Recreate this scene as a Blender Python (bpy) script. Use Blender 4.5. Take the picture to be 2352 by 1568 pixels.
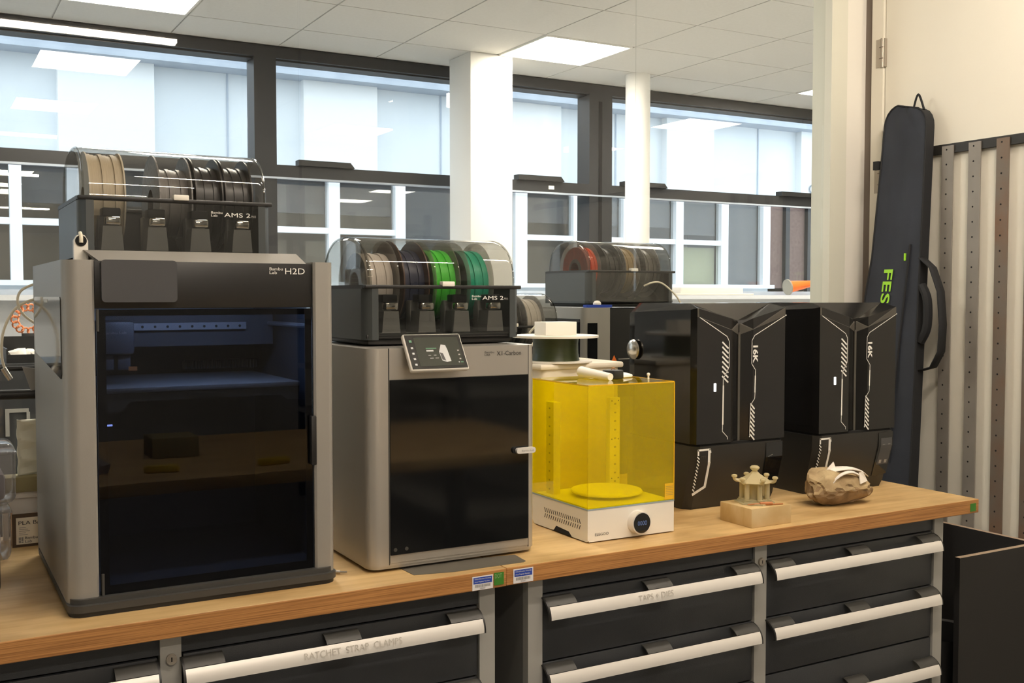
import bpy, bmesh, math, random
from mathutils import Vector, Matrix
from math import sin, cos, pi, radians as RD

for o in list(bpy.data.objects):
    bpy.data.objects.remove(o)
SC = bpy.context.scene
COL = SC.collection

# ------------------------------------------------------------------ camera
cam = bpy.data.objects.new('camera', bpy.data.cameras.new('camera'))
COL.objects.link(cam)
cam.location = (0, 0, 1.465)
cam.rotation_euler = (RD(90 - 2.487), 0, RD(-29.53))
cam.data.sensor_width = 36
cam.data.lens = 36 * 2418 / 2352
cam.data.clip_start = 0.02
SC.camera = cam

# ------------------------------------------------------------------ sky / exposure
SKY = 3.3
world = bpy.data.worlds.new('overcast_sky'); SC.world = world
world.use_nodes = True
bg = world.node_tree.nodes['Background']
bg.inputs[0].default_value = (0.80, 0.90, 1.0, 1)
bg.inputs[1].default_value = SKY
SC.view_settings.view_transform = 'Standard'
SC.view_settings.look = 'None'
SC.view_settings.gamma = 1
SC.view_settings.use_curve_mapping = False
SC.view_settings.exposure = 0.0
SC.cycles.transparent_max_bounces = 40
SC.cycles.max_bounces = 10
LIGHT_NEAR = 102.0      # linear battens of the workshop
LIGHT_FAR = 38.0       # ceiling panels of the room behind the glass
WARM = (1.0, 0.87, 0.73)
WARM2 = (1.0, 0.92, 0.80)

# ------------------------------------------------------------------ materials
def _new(name):
    m = bpy.data.materials.new(name); m.use_nodes = True
    nt = m.node_tree; nt.nodes.clear()
    out = nt.nodes.new('ShaderNodeOutputMaterial')
    return m, nt, out

def mat(name, col, rough=0.5, metal=0.0, col2=None, scale=20.0, stretch=(1, 1, 1), detail=4.0,
        bump=0.0, bscale=200.0, spec=0.5, coat=0.0, lo=0.35, hi=0.65):
    m, nt, out = _new(name)
    p = nt.nodes.new('ShaderNodeBsdfPrincipled')
    nt.links.new(p.outputs[0], out.inputs[0])
    p.inputs['Base Color'].default_value = (*col, 1)
    p.inputs['Roughness'].default_value = rough
    p.inputs['Metallic'].default_value = metal
    p.inputs['Specular IOR Level'].default_value = spec
    p.inputs['Coat Weight'].default_value = coat
    if col2 or bump:
        tc = nt.nodes.new('ShaderNodeTexCoord')
        mp = nt.nodes.new('ShaderNodeMapping'); mp.inputs['Scale'].default_value = stretch
        nt.links.new(tc.outputs['Object'], mp.inputs[0])
    if col2:
        n = nt.nodes.new('ShaderNodeTexNoise'); n.inputs['Scale'].default_value = scale
        n.inputs['Detail'].default_value = detail
        nt.links.new(mp.outputs[0], n.inputs['Vector'])
        r = nt.nodes.new('ShaderNodeValToRGB')
        r.color_ramp.elements[0].position = lo; r.color_ramp.elements[1].position = hi
        r.color_ramp.elements[0].color = (*col, 1); r.color_ramp.elements[1].color = (*col2, 1)
        nt.links.new(n.outputs['Fac'], r.inputs[0]); nt.links.new(r.outputs[0], p.inputs['Base Color'])
    if bump:
        n2 = nt.nodes.new('ShaderNodeTexNoise'); n2.inputs['Scale'].default_value = bscale
        n2.inputs['Detail'].default_value = 3
        nt.links.new(mp.outputs[0], n2.inputs['Vector'])
        b = nt.nodes.new('ShaderNodeBump'); b.inputs['Strength'].default_value = bump
        b.inputs['Distance'].default_value = 0.002
        nt.links.new(n2.outputs['Fac'], b.inputs['Height']); nt.links.new(b.outputs[0], p.inputs['Normal'])
    return m

def glow(name, col, strength):
    m, nt, out = _new(name)
    e = nt.nodes.new('ShaderNodeEmission')
    e.inputs[0].default_value = (*col, 1); e.inputs[1].default_value = strength
    nt.links.new(e.outputs[0], out.inputs[0])
    return m

def clear(name, tint, f0=0.04, rough=0.0, body=0.0, bodycol=(.5, .5, .5)):
    """thin clear sheet: tinted see-through, a Schlick reflection, some body colour"""
    m, nt, out = _new(name)
    lw = nt.nodes.new('ShaderNodeLayerWeight'); lw.inputs[0].default_value = 0.5
    pw = nt.nodes.new('ShaderNodeMath'); pw.operation = 'POWER'; pw.inputs[1].default_value = 5
    nt.links.new(lw.outputs['Facing'], pw.inputs[0])
    ma = nt.nodes.new('ShaderNodeMath'); ma.operation = 'MULTIPLY_ADD'
    ma.inputs[1].default_value = 1 - f0; ma.inputs[2].default_value = f0
    nt.links.new(pw.outputs[0], ma.inputs[0])
    tr = nt.nodes.new('ShaderNodeBsdfTransparent'); tr.inputs[0].default_value = (*tint, 1)
    gl = nt.nodes.new('ShaderNodeBsdfGlossy'); gl.inputs['Roughness'].default_value = rough
    base = tr.outputs[0]
    if body:
        df = nt.nodes.new('ShaderNodeBsdfDiffuse'); df.inputs[0].default_value = (*bodycol, 1)
        tl = nt.nodes.new('ShaderNodeBsdfTranslucent'); tl.inputs[0].default_value = (*bodycol, 1)
        h = nt.nodes.new('ShaderNodeMixShader'); h.inputs[0].default_value = 0.5
        nt.links.new(df.outputs[0], h.inputs[1]); nt.links.new(tl.outputs[0], h.inputs[2])
        mb = nt.nodes.new('ShaderNodeMixShader'); mb.inputs[0].default_value = body
        nt.links.new(tr.outputs[0], mb.inputs[1]); nt.links.new(h.outputs[0], mb.inputs[2])
        base = mb.outputs[0]
    mx = nt.nodes.new('ShaderNodeMixShader')
    nt.links.new(ma.outputs[0], mx.inputs[0]); nt.links.new(base, mx.inputs[1]); nt.links.new(gl.outputs[0], mx.inputs[2])
    nt.links.new(mx.outputs[0], out.inputs[0])
    return m

def ply(name):
    """edge of a plywood board: thin veneers in z, streaked along x"""
    m, nt, out = _new(name)
    p = nt.nodes.new('ShaderNodeBsdfPrincipled'); p.inputs['Roughness'].default_value = 0.55
    tc = nt.nodes.new('ShaderNodeTexCoord')
    mp = nt.nodes.new('ShaderNodeMapping'); mp.inputs['Scale'].default_value = (2.5, 2.5, 260)
    n = nt.nodes.new('ShaderNodeTexNoise'); n.inputs['Scale'].default_value = 2.2; n.inputs['Detail'].default_value = 5
    r = nt.nodes.new('ShaderNodeValToRGB')
    r.color_ramp.elements[0].position = 0.33; r.color_ramp.elements[0].color = (0.26, 0.105, 0.026, 1)
    r.color_ramp.elements[1].position = 0.60; r.color_ramp.elements[1].color = (0.50, 0.235, 0.070, 1)
    nt.links.new(tc.outputs['Object'], mp.inputs[0]); nt.links.new(mp.outputs[0], n.inputs['Vector'])
    nt.links.new(n.outputs['Fac'], r.inputs[0]); nt.links.new(r.outputs[0], p.inputs['Base Color'])
    nt.links.new(p.outputs[0], out.inputs[0])
    return m

def birch(name):
    """worn birch board: long grain, blotchy stains"""
    m, nt, out = _new(name)
    p = nt.nodes.new('ShaderNodeBsdfPrincipled'); p.inputs['Roughness'].default_value = 0.45
    tc = nt.nodes.new('ShaderNodeTexCoord')
    def nz(scale, st, det):
        mp = nt.nodes.new('ShaderNodeMapping'); mp.inputs['Scale'].default_value = st
        n = nt.nodes.new('ShaderNodeTexNoise'); n.inputs['Scale'].default_value = scale; n.inputs['Detail'].default_value = det
        nt.links.new(tc.outputs['Object'], mp.inputs[0]); nt.links.new(mp.outputs[0], n.inputs['Vector']); return n
    def ramp(n, a, b, ca, cb):
        r = nt.nodes.new('ShaderNodeValToRGB')
        r.color_ramp.elements[0].position = a; r.color_ramp.elements[1].position = b
        r.color_ramp.elements[0].color = (*ca, 1); r.color_ramp.elements[1].color = (*cb, 1)
        nt.links.new(n.outputs['Fac'], r.inputs[0]); return r
    g = ramp(nz(3, (1.2, 14, 14), 7), .3, .7, (.52, .335, .135), (.66, .46, .215))
    s = ramp(nz(5, (1, 2.2, 1), 9), .34, .52, (.66, .60, .52), (1, 1, 1))
    mx = nt.nodes.new('ShaderNodeMix'); mx.data_type = 'RGBA'; mx.blend_type = 'MULTIPLY'; mx.inputs[0].default_value = .75
    nt.links.new(g.outputs[0], mx.inputs[6]); nt.links.new(s.outputs[0], mx.inputs[7])
    nt.links.new(mx.outputs[2], p.inputs['Base Color']); nt.links.new(p.outputs[0], out.inputs[0])
    return m

MT = dict(
    wall=mat('plaster_wall', (.80, .775, .71), .8, col2=(.77, .745, .68), scale=3),
    wallfar=mat('white_paint', (.82, .81, .77), .7),
    ceil=mat('ceiling_tile', (.70, .685, .64), .9, col2=(.67, .655, .61), scale=60),
    tbar=mat('ceiling_grid', (.60, .585, .55), .6),
    floor=mat('vinyl_floor', (.22, .21, .20), .5, col2=(.19, .18, .17), scale=8),
    frame=mat('charcoal_frame', (.016, .0165, .018), .45),
    jamb=mat('grey_green_jamb', (.66, .66, .57), .5),
    sill=mat('white_sill', (.75, .78, .82), .4),
    door=mat('cream_door', (.80, .765, .66), .55),
    gap=mat('shadow_gap', (.20, .165, .135), .8),
    steel=mat('hinge_steel', (.42, .38, .32), .4, .6),
    wood=birch('birch_top'),
    ply=ply('ply_edge'),
    grey=mat('grey_post', (.36, .355, .325), .5),
    anth=mat('anthracite_steel', (.030, .033, .037), .42, col2=(.038, .041, .045), scale=6, bump=.25, bscale=700),
    anthside=mat('anthracite_side', (.17, .165, .155), .5),
    alu=mat('brushed_aluminium', (.80, .77, .72), .38, .25),
    blackp=mat('black_plastic', (.012, .012, .012), .45),
    dkgrey=mat('dark_grey_plastic', (.045, .044, .040), .5),
    silver=mat('silver_shell', (.33, .315, .285), .42, .35, bump=.12, bscale=1500),
    silver2=mat('space_grey_shell', (.47, .45, .41), .36, .65, bump=.12, bscale=1500),
    bandb=mat('black_band', (.012, .012, .012), .38),
    screenb=mat('black_screen', (.055, .056, .060), .35),
    doorglass=clear('smoked_door_glass', (.46, .48, .53), .026),
    blackgl=mat('black_glass', (.006, .0065, .007), .06, spec=.6),
    inner=mat('chamber_grey', (.05, .055, .07), .5),
    innerlt=mat('chamber_light_metal', (.35, .37, .42), .35, .7),
    bed=mat('textured_plate', (.16, .165, .18), .55, bump=.5, bscale=900),
    white=mat('white_plastic', (.80, .765, .68), .45),
    whitep=mat('white_print_ink', (.78, .77, .72), .6),
    greyp=mat('grey_ink', (.30, .29, .27), .6),
    darkink=mat('dark_ink', (.035, .034, .032), .6),
    penink=mat('pencil_mark', (.48, .45, .40), .6),
    lid=clear('clear_lid', (.82, .815, .80), .05),
    lid2=clear('smoky_lid', (.70, .695, .67), .05),
    smoke=clear('smoked_panel', (.78, .785, .78), .05, body=.04, bodycol=(.12, .13, .13)),
    smokeside=mat('smoked_side', (.050, .057, .058), .35),
    chrome=mat('chrome_cap', (.85, .82, .76), .08, 1.0),
    feeder=mat('feeder_grey', (.24, .235, .215), .5),
    beige=mat('beige_filament', (.58, .50, .36), .5, col2=(.50, .42, .30), scale=30, stretch=(40, 1, 1)),
    beigefl=mat('beige_flange', (.60, .54, .42), .5),
    gfil=mat('grey_filament', (.16, .15, .14), .4, col2=(.22, .21, .20), scale=30, stretch=(40, 1, 1)),
    gfl=mat('grey_flange', (.28, .27, .26), .45, col2=(.18, .175, .17), scale=120),
    bfil=mat('black_filament', (.015, .015, .015), .35, col2=(.03, .03, .03), scale=30, stretch=(40, 1, 1)),
    bfl=mat('black_flange', (.03, .028, .026), .4),
    wfil=mat('white_filament', (.68, .62, .56), .5, col2=(.60, .54, .48), scale=20, stretch=(40, 1, 1)),
    cfl=clear('clear_flange', (.78, .77, .74), .05, body=.22, bodycol=(.6, .58, .54)),
    brfl=mat('brown_flange', (.10, .055, .035), .4),
    navy=mat('navy_filament', (.03, .035, .07), .4),
    green=mat('green_filament', (.06, .55, .03), .4, col2=(.09, .65, .06), scale=20, stretch=(40, 1, 1)),
    teal=mat('teal_filament', (.02, .34, .20), .35, col2=(.04, .45, .28), scale=20, stretch=(40, 1, 1)),
    orange=mat('orange_filament', (.75, .08, .015), .4),
    tan=mat('tan_filament', (.42, .30, .15), .5),
    olive=mat('olive_filament', (.030, .042, .016), .35, col2=(.05, .065, .02), scale=30, stretch=(1, 1, 60)),
    acryl=clear('yellow_acrylic', (1.0, .955, .02), .04, body=.15, bodycol=(.98, .84, .004)),
    acedge=mat('acrylic_edge', (.85, .50, .01), .3),
    gasket=mat('blue_grey_gasket', (.30, .37, .40), .5),
    cream=mat('cream_plastic', (.78, .72, .60), .5),
    dark=mat('dark_void', (.004, .004, .004), .9),
    sat=mat('dark_smoked_cover', (.0085, .0082, .008), .10, spec=.42),
    satbase=mat('dark_base', (.015, .0147, .0132), .36, bump=.15, bscale=1200),
    satbev=mat('dark_bevel', (.060, .055, .046), .35),
    led=glow('white_led', (1, 1, 1), 5.0),
    glintblue=glow('blue_glint', (.35, .45, 1), 3.0),
    ledin=glow('chamber_led', (.55, .72, 1), 70.0),
    digit=glow('blue_digits', (.35, .45, .75), .35),
    resin=clear('cream_resin', (.85, .78, .55), .05, .25, body=.86, bodycol=(.80, .72, .46)),
    block=mat('pale_timber', (.62, .47, .25), .6, col2=(.50, .33, .13), scale=9, stretch=(1, 3, 1), detail=6),
    copper=mat('copper_piece', (.45, .17, .06), .35, .3),
    floorfar=mat('pale_vinyl', (.42, .40, .37), .5),
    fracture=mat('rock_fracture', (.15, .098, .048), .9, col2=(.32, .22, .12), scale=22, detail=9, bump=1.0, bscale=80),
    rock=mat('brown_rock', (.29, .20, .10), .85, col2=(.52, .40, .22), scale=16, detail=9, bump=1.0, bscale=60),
    paper=mat('white_print', (.86, .81, .73), .6),
    navyfab=mat('navy_fabric', (.016, .020, .030), .7, col2=(.022, .027, .040), scale=7, bump=.4, bscale=900),
    webbing=mat('black_webbing', (.010, .011, .013), .8),
    lime=mat('lime_print', (.34, .72, .03), .5),
    strip=mat('galvanised_angle', (.23, .21, .185), .5, .2, col2=(.29, .265, .235), scale=6),
    striprust=mat('rusty_angle', (.18, .15, .12), .6, .25, col2=(.20, .115, .07), scale=5, lo=.45, hi=.7),
    railb=mat('black_rail', (.015, .014, .012), .5),
    mdf=mat('black_board', (.014, .013, .0125), .6),
    rawedge=mat('raw_board_edge', (.42, .32, .23), .7),
    carton=mat('brown_carton', (.36, .20, .09), .8),
    olivecarton=mat('olive_carton', (.30, .255, .125), .8),
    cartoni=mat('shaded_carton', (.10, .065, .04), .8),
    tile=mat('cream_tile', (.70, .68, .55), .5),
    tube=mat('ptfe_tube', (.80, .74, .58), .4),
    metal=mat('bare_metal', (.55, .52, .47), .25, .9),
    clearbox=clear('clear_container', (.86, .85, .84), .05, .12, body=.16, bodycol=(.70, .66, .64)),
    glass=clear('window_glass', (.965, .975, .97), .05),
    partglass=clear('partition_glass', (.955, .96, .95), .022),
    clad=mat('pale_cladding', (.70, .735, .76), .7, col2=(.66, .70, .73), scale=2),
    pilaster=mat('pale_pilaster', (.80, .815, .82), .7),
    fascia=mat('concrete_fascia', (.44, .49, .56), .7, col2=(.38, .43, .50), scale=5),
    upvc=mat('white_window_frame', (.86, .88, .90), .4),
    roomin=mat('far_office_wall', (.33, .275, .235), .9),
    blind=mat('grey_blind', (.105, .10, .105), .9),
    blindg=mat('pale_green_blind', (.34, .33, .19), .9),
    brick=mat('brick_wall', (.15, .095, .08), .85, col2=(.20, .135, .115), scale=30),
    pavement=mat('paving', (.35, .35, .34), .9),
    letter=mat('grey_letter', (.17, .20, .24), .5),
    red=mat('red_print', (.55, .06, .06), .6),
    coneo=mat('orange_cone', (.95, .20, .03), .45),
    coneg=mat('grey_cone_base', (.34, .31, .25), .6),
    wreath=mat('orange_print', (.85, .30, .12), .4),
    stick=mat('white_sticker', (.78, .76, .76), .5),
    sblue=mat('blue_print', (.018, .055, .36), .5),
    sgreen=mat('green_sticker', (.045, .21, .02), .5),
    sgreenl=mat('pale_green_print', (.28, .42, .20), .5),
    officelight=glow('far_office_light', (1.0, .93, .75), 2.2),
    plate=mat('grey_build_plate', (.15, .135, .11), .45, .3),
    uig=mat('screen_green', (.03, .16, .07), .4),
    uiback=mat('screen_back', (.026, .031, .023), .04),
    uiw=mat('screen_white', (.45, .46, .46), .4),
    warn=mat('warning_orange', (.75, .16, .02), .5),
    yellowtool=mat('yellow_handle', (.70, .50, .02), .45),
    cloth=mat('grey_cloth', (.34, .32, .36), .9),
)

# ------------------------------------------------------------------ geometry
class M:
    """collects shapes (world coordinates) for ONE mesh object"""
    def __init__(s): s.v = []; s.f = []; s.k = []
    def add(s, vs, fs, k=0):
        n = len(s.v); s.v += [tuple(v) for v in vs]
        s.f += [tuple(n + i for i in f) for f in fs]; s.k += [k] * len(fs); return s
    def frombm(s, bm, k=0):
        bm.verts.index_update()
        s.add([v.co.copy() for v in bm.verts], [[v.index for v in f.verts] for f in bm.faces], k); bm.free(); return s
    def box(s, x0, x1, y0, y1, z0, z1, b=0, seg=2, only=None, k=0, rot=None):
        bm = bmesh.new()
        bmesh.ops.create_cube(bm, size=1)
        c = Vector(((x0 + x1) / 2, (y0 + y1) / 2, (z0 + z1) / 2))
        for v in bm.verts:
            v.co = Vector((v.co.x * (x1 - x0), v.co.y * (y1 - y0), v.co.z * (z1 - z0)))
        if b:
            es = bm.edges[:]
            if only is not None:
                ax = 'xyz'.index(only)
                es = [e for e in es if abs((e.verts[0].co - e.verts[1].co).normalized()[ax]) > .9]
            bmesh.ops.bevel(bm, geom=es, offset=b, segments=seg, profile=.5, affect='EDGES')
        for v in bm.verts:
            v.co = (rot @ v.co if rot is not None else v.co) + c
        return s.frombm(bm, k)
    def cyl(s, p0, p1, r0, r1=None, n=20, k=0, caps=True):
        p0, p1 = Vector(p0), Vector(p1); r1 = r0 if r1 is None else r1
        d = (p1 - p0).normalized()
        a = d.orthogonal().normalized(); b = d.cross(a)
        vs = [p0 + (a * cos(2 * pi * i / n) + b * sin(2 * pi * i / n)) * r0 for i in range(n)] + \
             [p1 + (a * cos(2 * pi * i / n) + b * sin(2 * pi * i / n)) * r1 for i in range(n)]
        fs = [[i, (i + 1) % n, n + (i + 1) % n, n + i] for i in range(n)]
        if caps: fs += [list(range(n))[::-1], list(range(n, 2 * n))]
        return s.add(vs, fs, k)
    def ring(s, p0, p1, ri, ro, n=28, k=0):
        """hollow cylinder"""
        p0, p1 = Vector(p0), Vector(p1); d = (p1 - p0).normalized(); a = d.orthogonal().normalized(); b = d.cross(a)
        vs = []
        for p, r in ((p0, ri), (p0, ro), (p1, ro), (p1, ri)):
            vs += [p + (a * cos(2 * pi * i / n) + b * sin(2 * pi * i / n)) * r for i in range(n)]
        fs = []
        for q in range(4):
            for i in range(n):
                fs.append([q * n + i, q * n + (i + 1) % n, ((q + 1) % 4) * n + (i + 1) % n, ((q + 1) % 4) * n + i])
        return s.add(vs, fs, k)
    def prism(s, poly, ax, a, b, k=0):
        """poly in the two other axes (x,y)->z prism, (x,z)->y prism, (y,z)->x prism"""
        def P(u, v, w):
            return {'z': (u, v, w), 'y': (u, w, v), 'x': (w, u, v)}[ax]
        n = len(poly)
        vs = [P(u, v, a) for u, v in poly] + [P(u, v, b) for u, v in poly]
        fs = [[i, (i + 1) % n, n + (i + 1) % n, n + i] for i in range(n)] + [list(range(n))[::-1], list(range(n, 2 * n))]
        return s.add(vs, fs, k)
    def lathe(s, prof, c, n=24, k=0):
        """profile of (r,z) about a vertical axis through c"""
        c = Vector(c); vs = []; fs = []
        for r, z in prof:
            vs += [c + Vector((r * cos(2 * pi * i / n), r * sin(2 * pi * i / n), z)) for i in range(n)]
        for q in range(len(prof) - 1):
            for i in range(n):
                fs.append([q * n + i, q * n + (i + 1) % n, (q + 1) * n + (i + 1) % n, (q + 1) * n + i])
        fs += [list(range(n))[::-1], [(len(prof) - 1) * n + i for i in range(n)]]
        return s.add(vs, fs, k)
    def tube(s, pts, r, n=8, k=0, sub=6):
        P = [Vector(p) for p in pts]
        if sub > 1 and len(P) > 2:           # Catmull-Rom
            Q = []
            for i in range(len(P) - 1):
                p0 = P[max(i - 1, 0)]; p1 = P[i]; p2 = P[i + 1]; p3 = P[min(i + 2, len(P) - 1)]
                for j in range(sub):
                    t = j / sub
                    Q.append(.5 * ((2 * p1) + (p2 - p0) * t + (2 * p0 - 5 * p1 + 4 * p2 - p3) * t * t + (3 * p1 - p0 - 3 * p2 + p3) * t ** 3))
            Q.append(P[-1]); P = Q
        vs = []; fs = []; a = None
        for i, p in enumerate(P):
            d = (P[min(i + 1, len(P) - 1)] - P[max(i - 1, 0)]).normalized()
            a = d.orthogonal().normalized() if a is None else (a - d * a.dot(d)).normalized()
            b = d.cross(a)
            vs += [p + (a * cos(2 * pi * j / n) + b * sin(2 * pi * j / n)) * r for j in range(n)]
        for i in range(len(P) - 1):
            for j in range(n):
                fs.append([i * n + j, i * n + (j + 1) % n, (i + 1) * n + (j + 1) % n, (i + 1) * n + j])
        fs += [list(range(n))[::-1], [(len(P) - 1) * n + j for j in range(n)]]
        return s.add(vs, fs, k)
    def grid(s, rows, k=0):
        """list of equal-length rows of points -> sheet"""
        m = len(rows[0]); vs = [p for r in rows for p in r]
        fs = [[i * m + j, i * m + j + 1, (i + 1) * m + j + 1, (i + 1) * m + j] for i in range(len(rows) - 1) for j in range(m - 1)]
        return s.add(vs, fs, k)

def bottom(vs):
    xs, ys, zs = zip(*vs)
    return Vector(((min(xs) + max(xs)) / 2, (min(ys) + max(ys)) / 2, min(zs)))

def wpos(o):
    p = Vector(o.location)
    while o.parent: o = o.parent; p = p + Vector(o.location)
    return p

def obj(name, m, mats, parent=None, smooth=35, solid=0):
    base = bottom(m.v)
    me = bpy.data.meshes.new(name)
    me.from_pydata([Vector(v) - base for v in m.v], [], m.f)
    bm = bmesh.new(); bm.from_mesh(me); bmesh.ops.recalc_face_normals(bm, faces=bm.faces[:]); bm.to_mesh(me); bm.free()
    for q in (mats if isinstance(mats, (list, tuple)) else [mats]):
        me.materials.append(MT[q])
    me.polygons.foreach_set('material_index', m.k)
    if smooth:
        me.polygons.foreach_set('use_smooth', [True] * len(me.polygons))
        me.set_sharp_from_angle(angle=RD(smooth))
    o = bpy.data.objects.new(name, me); COL.objects.link(o)
    o.location = base
    if parent:
        o.parent = parent; o.location = base - wpos(parent)
    if solid:
        md = o.modifiers.new('thickness', 'SOLIDIFY'); md.thickness = solid; md.offset = -1
    return o

def tag(o, label, cat, group=None, kind=None):
    o['label'] = label; o['category'] = cat
    if group: o['group'] = group
    if kind: o['kind'] = kind
    return o

def thing(name, loc, label, cat, group=None, kind=None):
    o = bpy.data.objects.new(name, None); COL.objects.link(o); o.location = loc
    o.empty_display_size = .05
    return tag(o, label, cat, group, kind)

def struct(name, m, mats, label, cat, **kw):
    return tag(obj(name, m, mats, **kw), label, cat, kind='structure')

def lettering(txt, h, w, at, xd, yd, matname, parent, name='lettering', depth=.0004, align='LEFT', shear=0, bold=0):
    """flat raised lettering, cap height h, fitted to width w, lower-left corner at `at`"""
    cu = bpy.data.curves.new('t', 'FONT'); cu.body = txt; cu.size = 1; cu.shear = shear; cu.offset = bold; cu.resolution_u = 3
    to = bpy.data.objects.new('t', cu); COL.objects.link(to)
    bpy.context.view_layer.update()
    me = bpy.data.meshes.new_from_object(to.evaluated_get(bpy.context.evaluated_depsgraph_get()))
    bpy.data.objects.remove(to); bpy.data.curves.remove(cu)
    xs = [v.co.x for v in me.vertices]; ys = [v.co.y for v in me.vertices]
    x0, y0 = min(xs), min(ys)
    sx = w / (max(xs) - x0); sy = h / (max(ys) - y0)
    xd = Vector(xd).normalized(); yd = Vector(yd).normalized(); nd = xd.cross(yd)
    at = Vector(at); g = M()
    g.add([at + xd * (v.co.x - x0) * sx + yd * (v.co.y - y0) * sy + nd * depth for v in me.vertices],
          [list(p.vertices) for p in me.polygons])
    bpy.data.meshes.remove(me)
    return obj(name, g, matname, parent, smooth=0)

def polyline(g, pts, w, plane, d):
    """flat line of width w through 2-D points; plane(u,v,d)->xyz"""
    for (u0, v0), (u1, v1) in zip(pts, pts[1:]):
        L = math.hypot(u1 - u0, v1 - v0); nx, ny = -(v1 - v0) / L * w / 2, (u1 - u0) / L * w / 2
        ex, ey = (u1 - u0) / L * w * .3, (v1 - v0) / L * w * .3
        q = [(u0 + nx - ex, v0 + ny - ey), (u1 + nx + ex, v1 + ny + ey), (u1 - nx + ex, v1 - ny + ey), (u0 - nx - ex, v0 - ny - ey)]
        g.add([plane(u, v, d) for u, v in q], [[0, 1, 2, 3]])
    return g
# ================================================================== SETTING
YP = 2.75          # glass partition
XW = 3.05          # right-hand wall
struct('floor', M().box(-3.6, 3.2, -6.6, YP, -.1, 0), 'floor', 'dark vinyl floor of the workshop', 'floor')
struct('floor', M().box(-2.6, 8.6, YP, 6.62, -.1, 0), 'floorfar', 'vinyl floor of the room behind the glass lightened to bounce light', 'floor')  # floor colour raised so more panel light bounces to the ceiling
struct('ceiling', M().box(-3.6, 3.2, -6.6, YP + .05, 3.0, 3.1), 'ceil', 'plain pale ceiling above the workbench', 'ceiling')
struct('wall_left', M().box(-3.7, -3.6, -6.6, 2.9, 0, 3.1), 'wall', 'plain cream wall on the left of the workshop', 'wall')
struct('wall_back', M().box(-3.7, 3.2, -6.7, -6.6, 0, 3.1), 'wall', 'plain cream wall behind the photographer', 'wall')
# right wall: plaster with a door leaf in it
wr = struct('wall_right', M().box(XW, XW + .12, -6.6, 2.60, 0, 3.1), 'wall', 'cream wall at the right with the steel angles', 'wall')
struct('wall_nib', M().box(2.92, 3.01, 2.735, 2.86, 0, 3.1).box(3.01, 3.05, 2.75, 2.86, 0, 3.1), 'wall', 'narrow cream wall nib between glass and door', 'wall')
d = thing('door_1', (XW, 2.67, 0), 'cream door frame and door edge beside the glass partition', 'door', kind='structure')
obj('shadow_strip', M().box(XW - .004, XW + .1, 2.715, 2.752, 0, 3.1), 'gap', d)
obj('door_frame', M().box(XW - .012, XW + .12, 2.664, 2.715, 0, 3.1), 'door', d)
obj('door_leaf', M().box(XW - .002, XW + .045, 1.2, 2.660, 0, 3.1), 'door', d)
for z in (2.335, 1.885):
    h = obj('hinge', M().cyl((XW - .012, 2.666, z - .052), (XW - .012, 2.666, z + .052), .0075, n=12)
            .box(XW - .014, XW - .002, 2.655, 2.694, z - .05, z + .05), 'steel', d)
    obj('knuckle_gap', M().box(XW - .0205, XW - .018, 2.657, 2.675, z - .021, z - .019).box(XW - .0205, XW - .018, 2.657, 2.675, z + .019, z + .021), 'gap', h)
# glass partition
w1 = thing('window_1', (1.2, YP, 0), 'floor to ceiling glass partition behind the bench', 'glass partition', kind='structure')
xs = [-2.4, -1.30, -.20, .907, 2.014, 2.842]
for a, b in zip(xs, xs[1:]):
    obj('glass_pane', M().box(a + .002, b - .002, YP, YP + .010, .02, 3.0), 'partglass', w1)
obj('jamb', M().box(2.842, 2.92, YP - .03, YP + .06, 0, 3.1), 'jamb', w1)
obj('floor_channel', M().box(-2.4, 2.842, YP - .02, YP + .03, 0, .03), 'jamb', w1)
# room behind the glass
struct('wall_left', M().box(-2.7, -2.6, YP + .05, 6.6, 0, 3.1), 'wallfar', 'white end wall of the room behind the glass', 'wall')
struct('wall_right', M().box(8.6, 8.7, YP, 6.6, 0, 3.1), 'wallfar', 'white far end wall behind the glass', 'wall')
struct('wall_partition', M().box(3.05, 8.6, 2.76, 2.86, 0, 3.1), 'wallfar', 'white wall running on past the door', 'wall')
struct('wall_window', M().box(-2.6, 8.6, 6.42, 6.62, 0, 1.44), 'sill', 'white wall below the long window', 'wall')
# ceiling with tiles
PX, PY, GX, GY = .643, .60, .69, 5.355
ce = struct('ceiling', M().box(-2.6, 8.6, YP + .05, 6.6, 3.007, 3.1), 'tbar', 'suspended ceiling of pale tiles behind the glass', 'ceiling')
panels = [(GX + PX * 4 * i, GY - 1.8 * j) for i in (0, 1, 2) for j in (0, 1)]
tile_me = None
for i in range(-5, 12):
    for j in range(-4, 2):
        x, y = GX + i * PX, GY + j * PY
        if any(abs(x - px) < .1 and abs(y - py) < .1 for px, py in panels): continue
        if x + PX > 8.6 or x < -2.6: continue
        yb = min(y + PY, 6.41)
        if j == 1 or tile_me is None:
            t = obj('ceiling_tile', M().box(x + .005, x + PX - .005, y + .005, yb - .005, 3.0, 3.012), 'ceil', ce, smooth=0)
            if j != 1: tile_me = t.data
        else:
            t = bpy.data.objects.new('ceiling_tile', tile_me); COL.objects.link(t); t.parent = ce
            t.location = Vector((x + PX / 2, (y + yb) / 2, 3.0)) - wpos(ce)
MT['panel'] = glow('ceiling_panel_light', WARM2, LIGHT_FAR)
names = {(0, 0): 'square ceiling light panel at the left above the window', (1, 0): 'square ceiling light panel beside the white square column',
         (2, 0): 'square ceiling light panel at the far right beside the jamb',
         (0, 1): 'left square ceiling panel near the glass seen in the window reflection',
         (1, 1): 'middle square ceiling panel near the glass seen in the window reflection',
         (2, 1): 'right square ceiling panel near the glass seen in the window reflection'}
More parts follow.
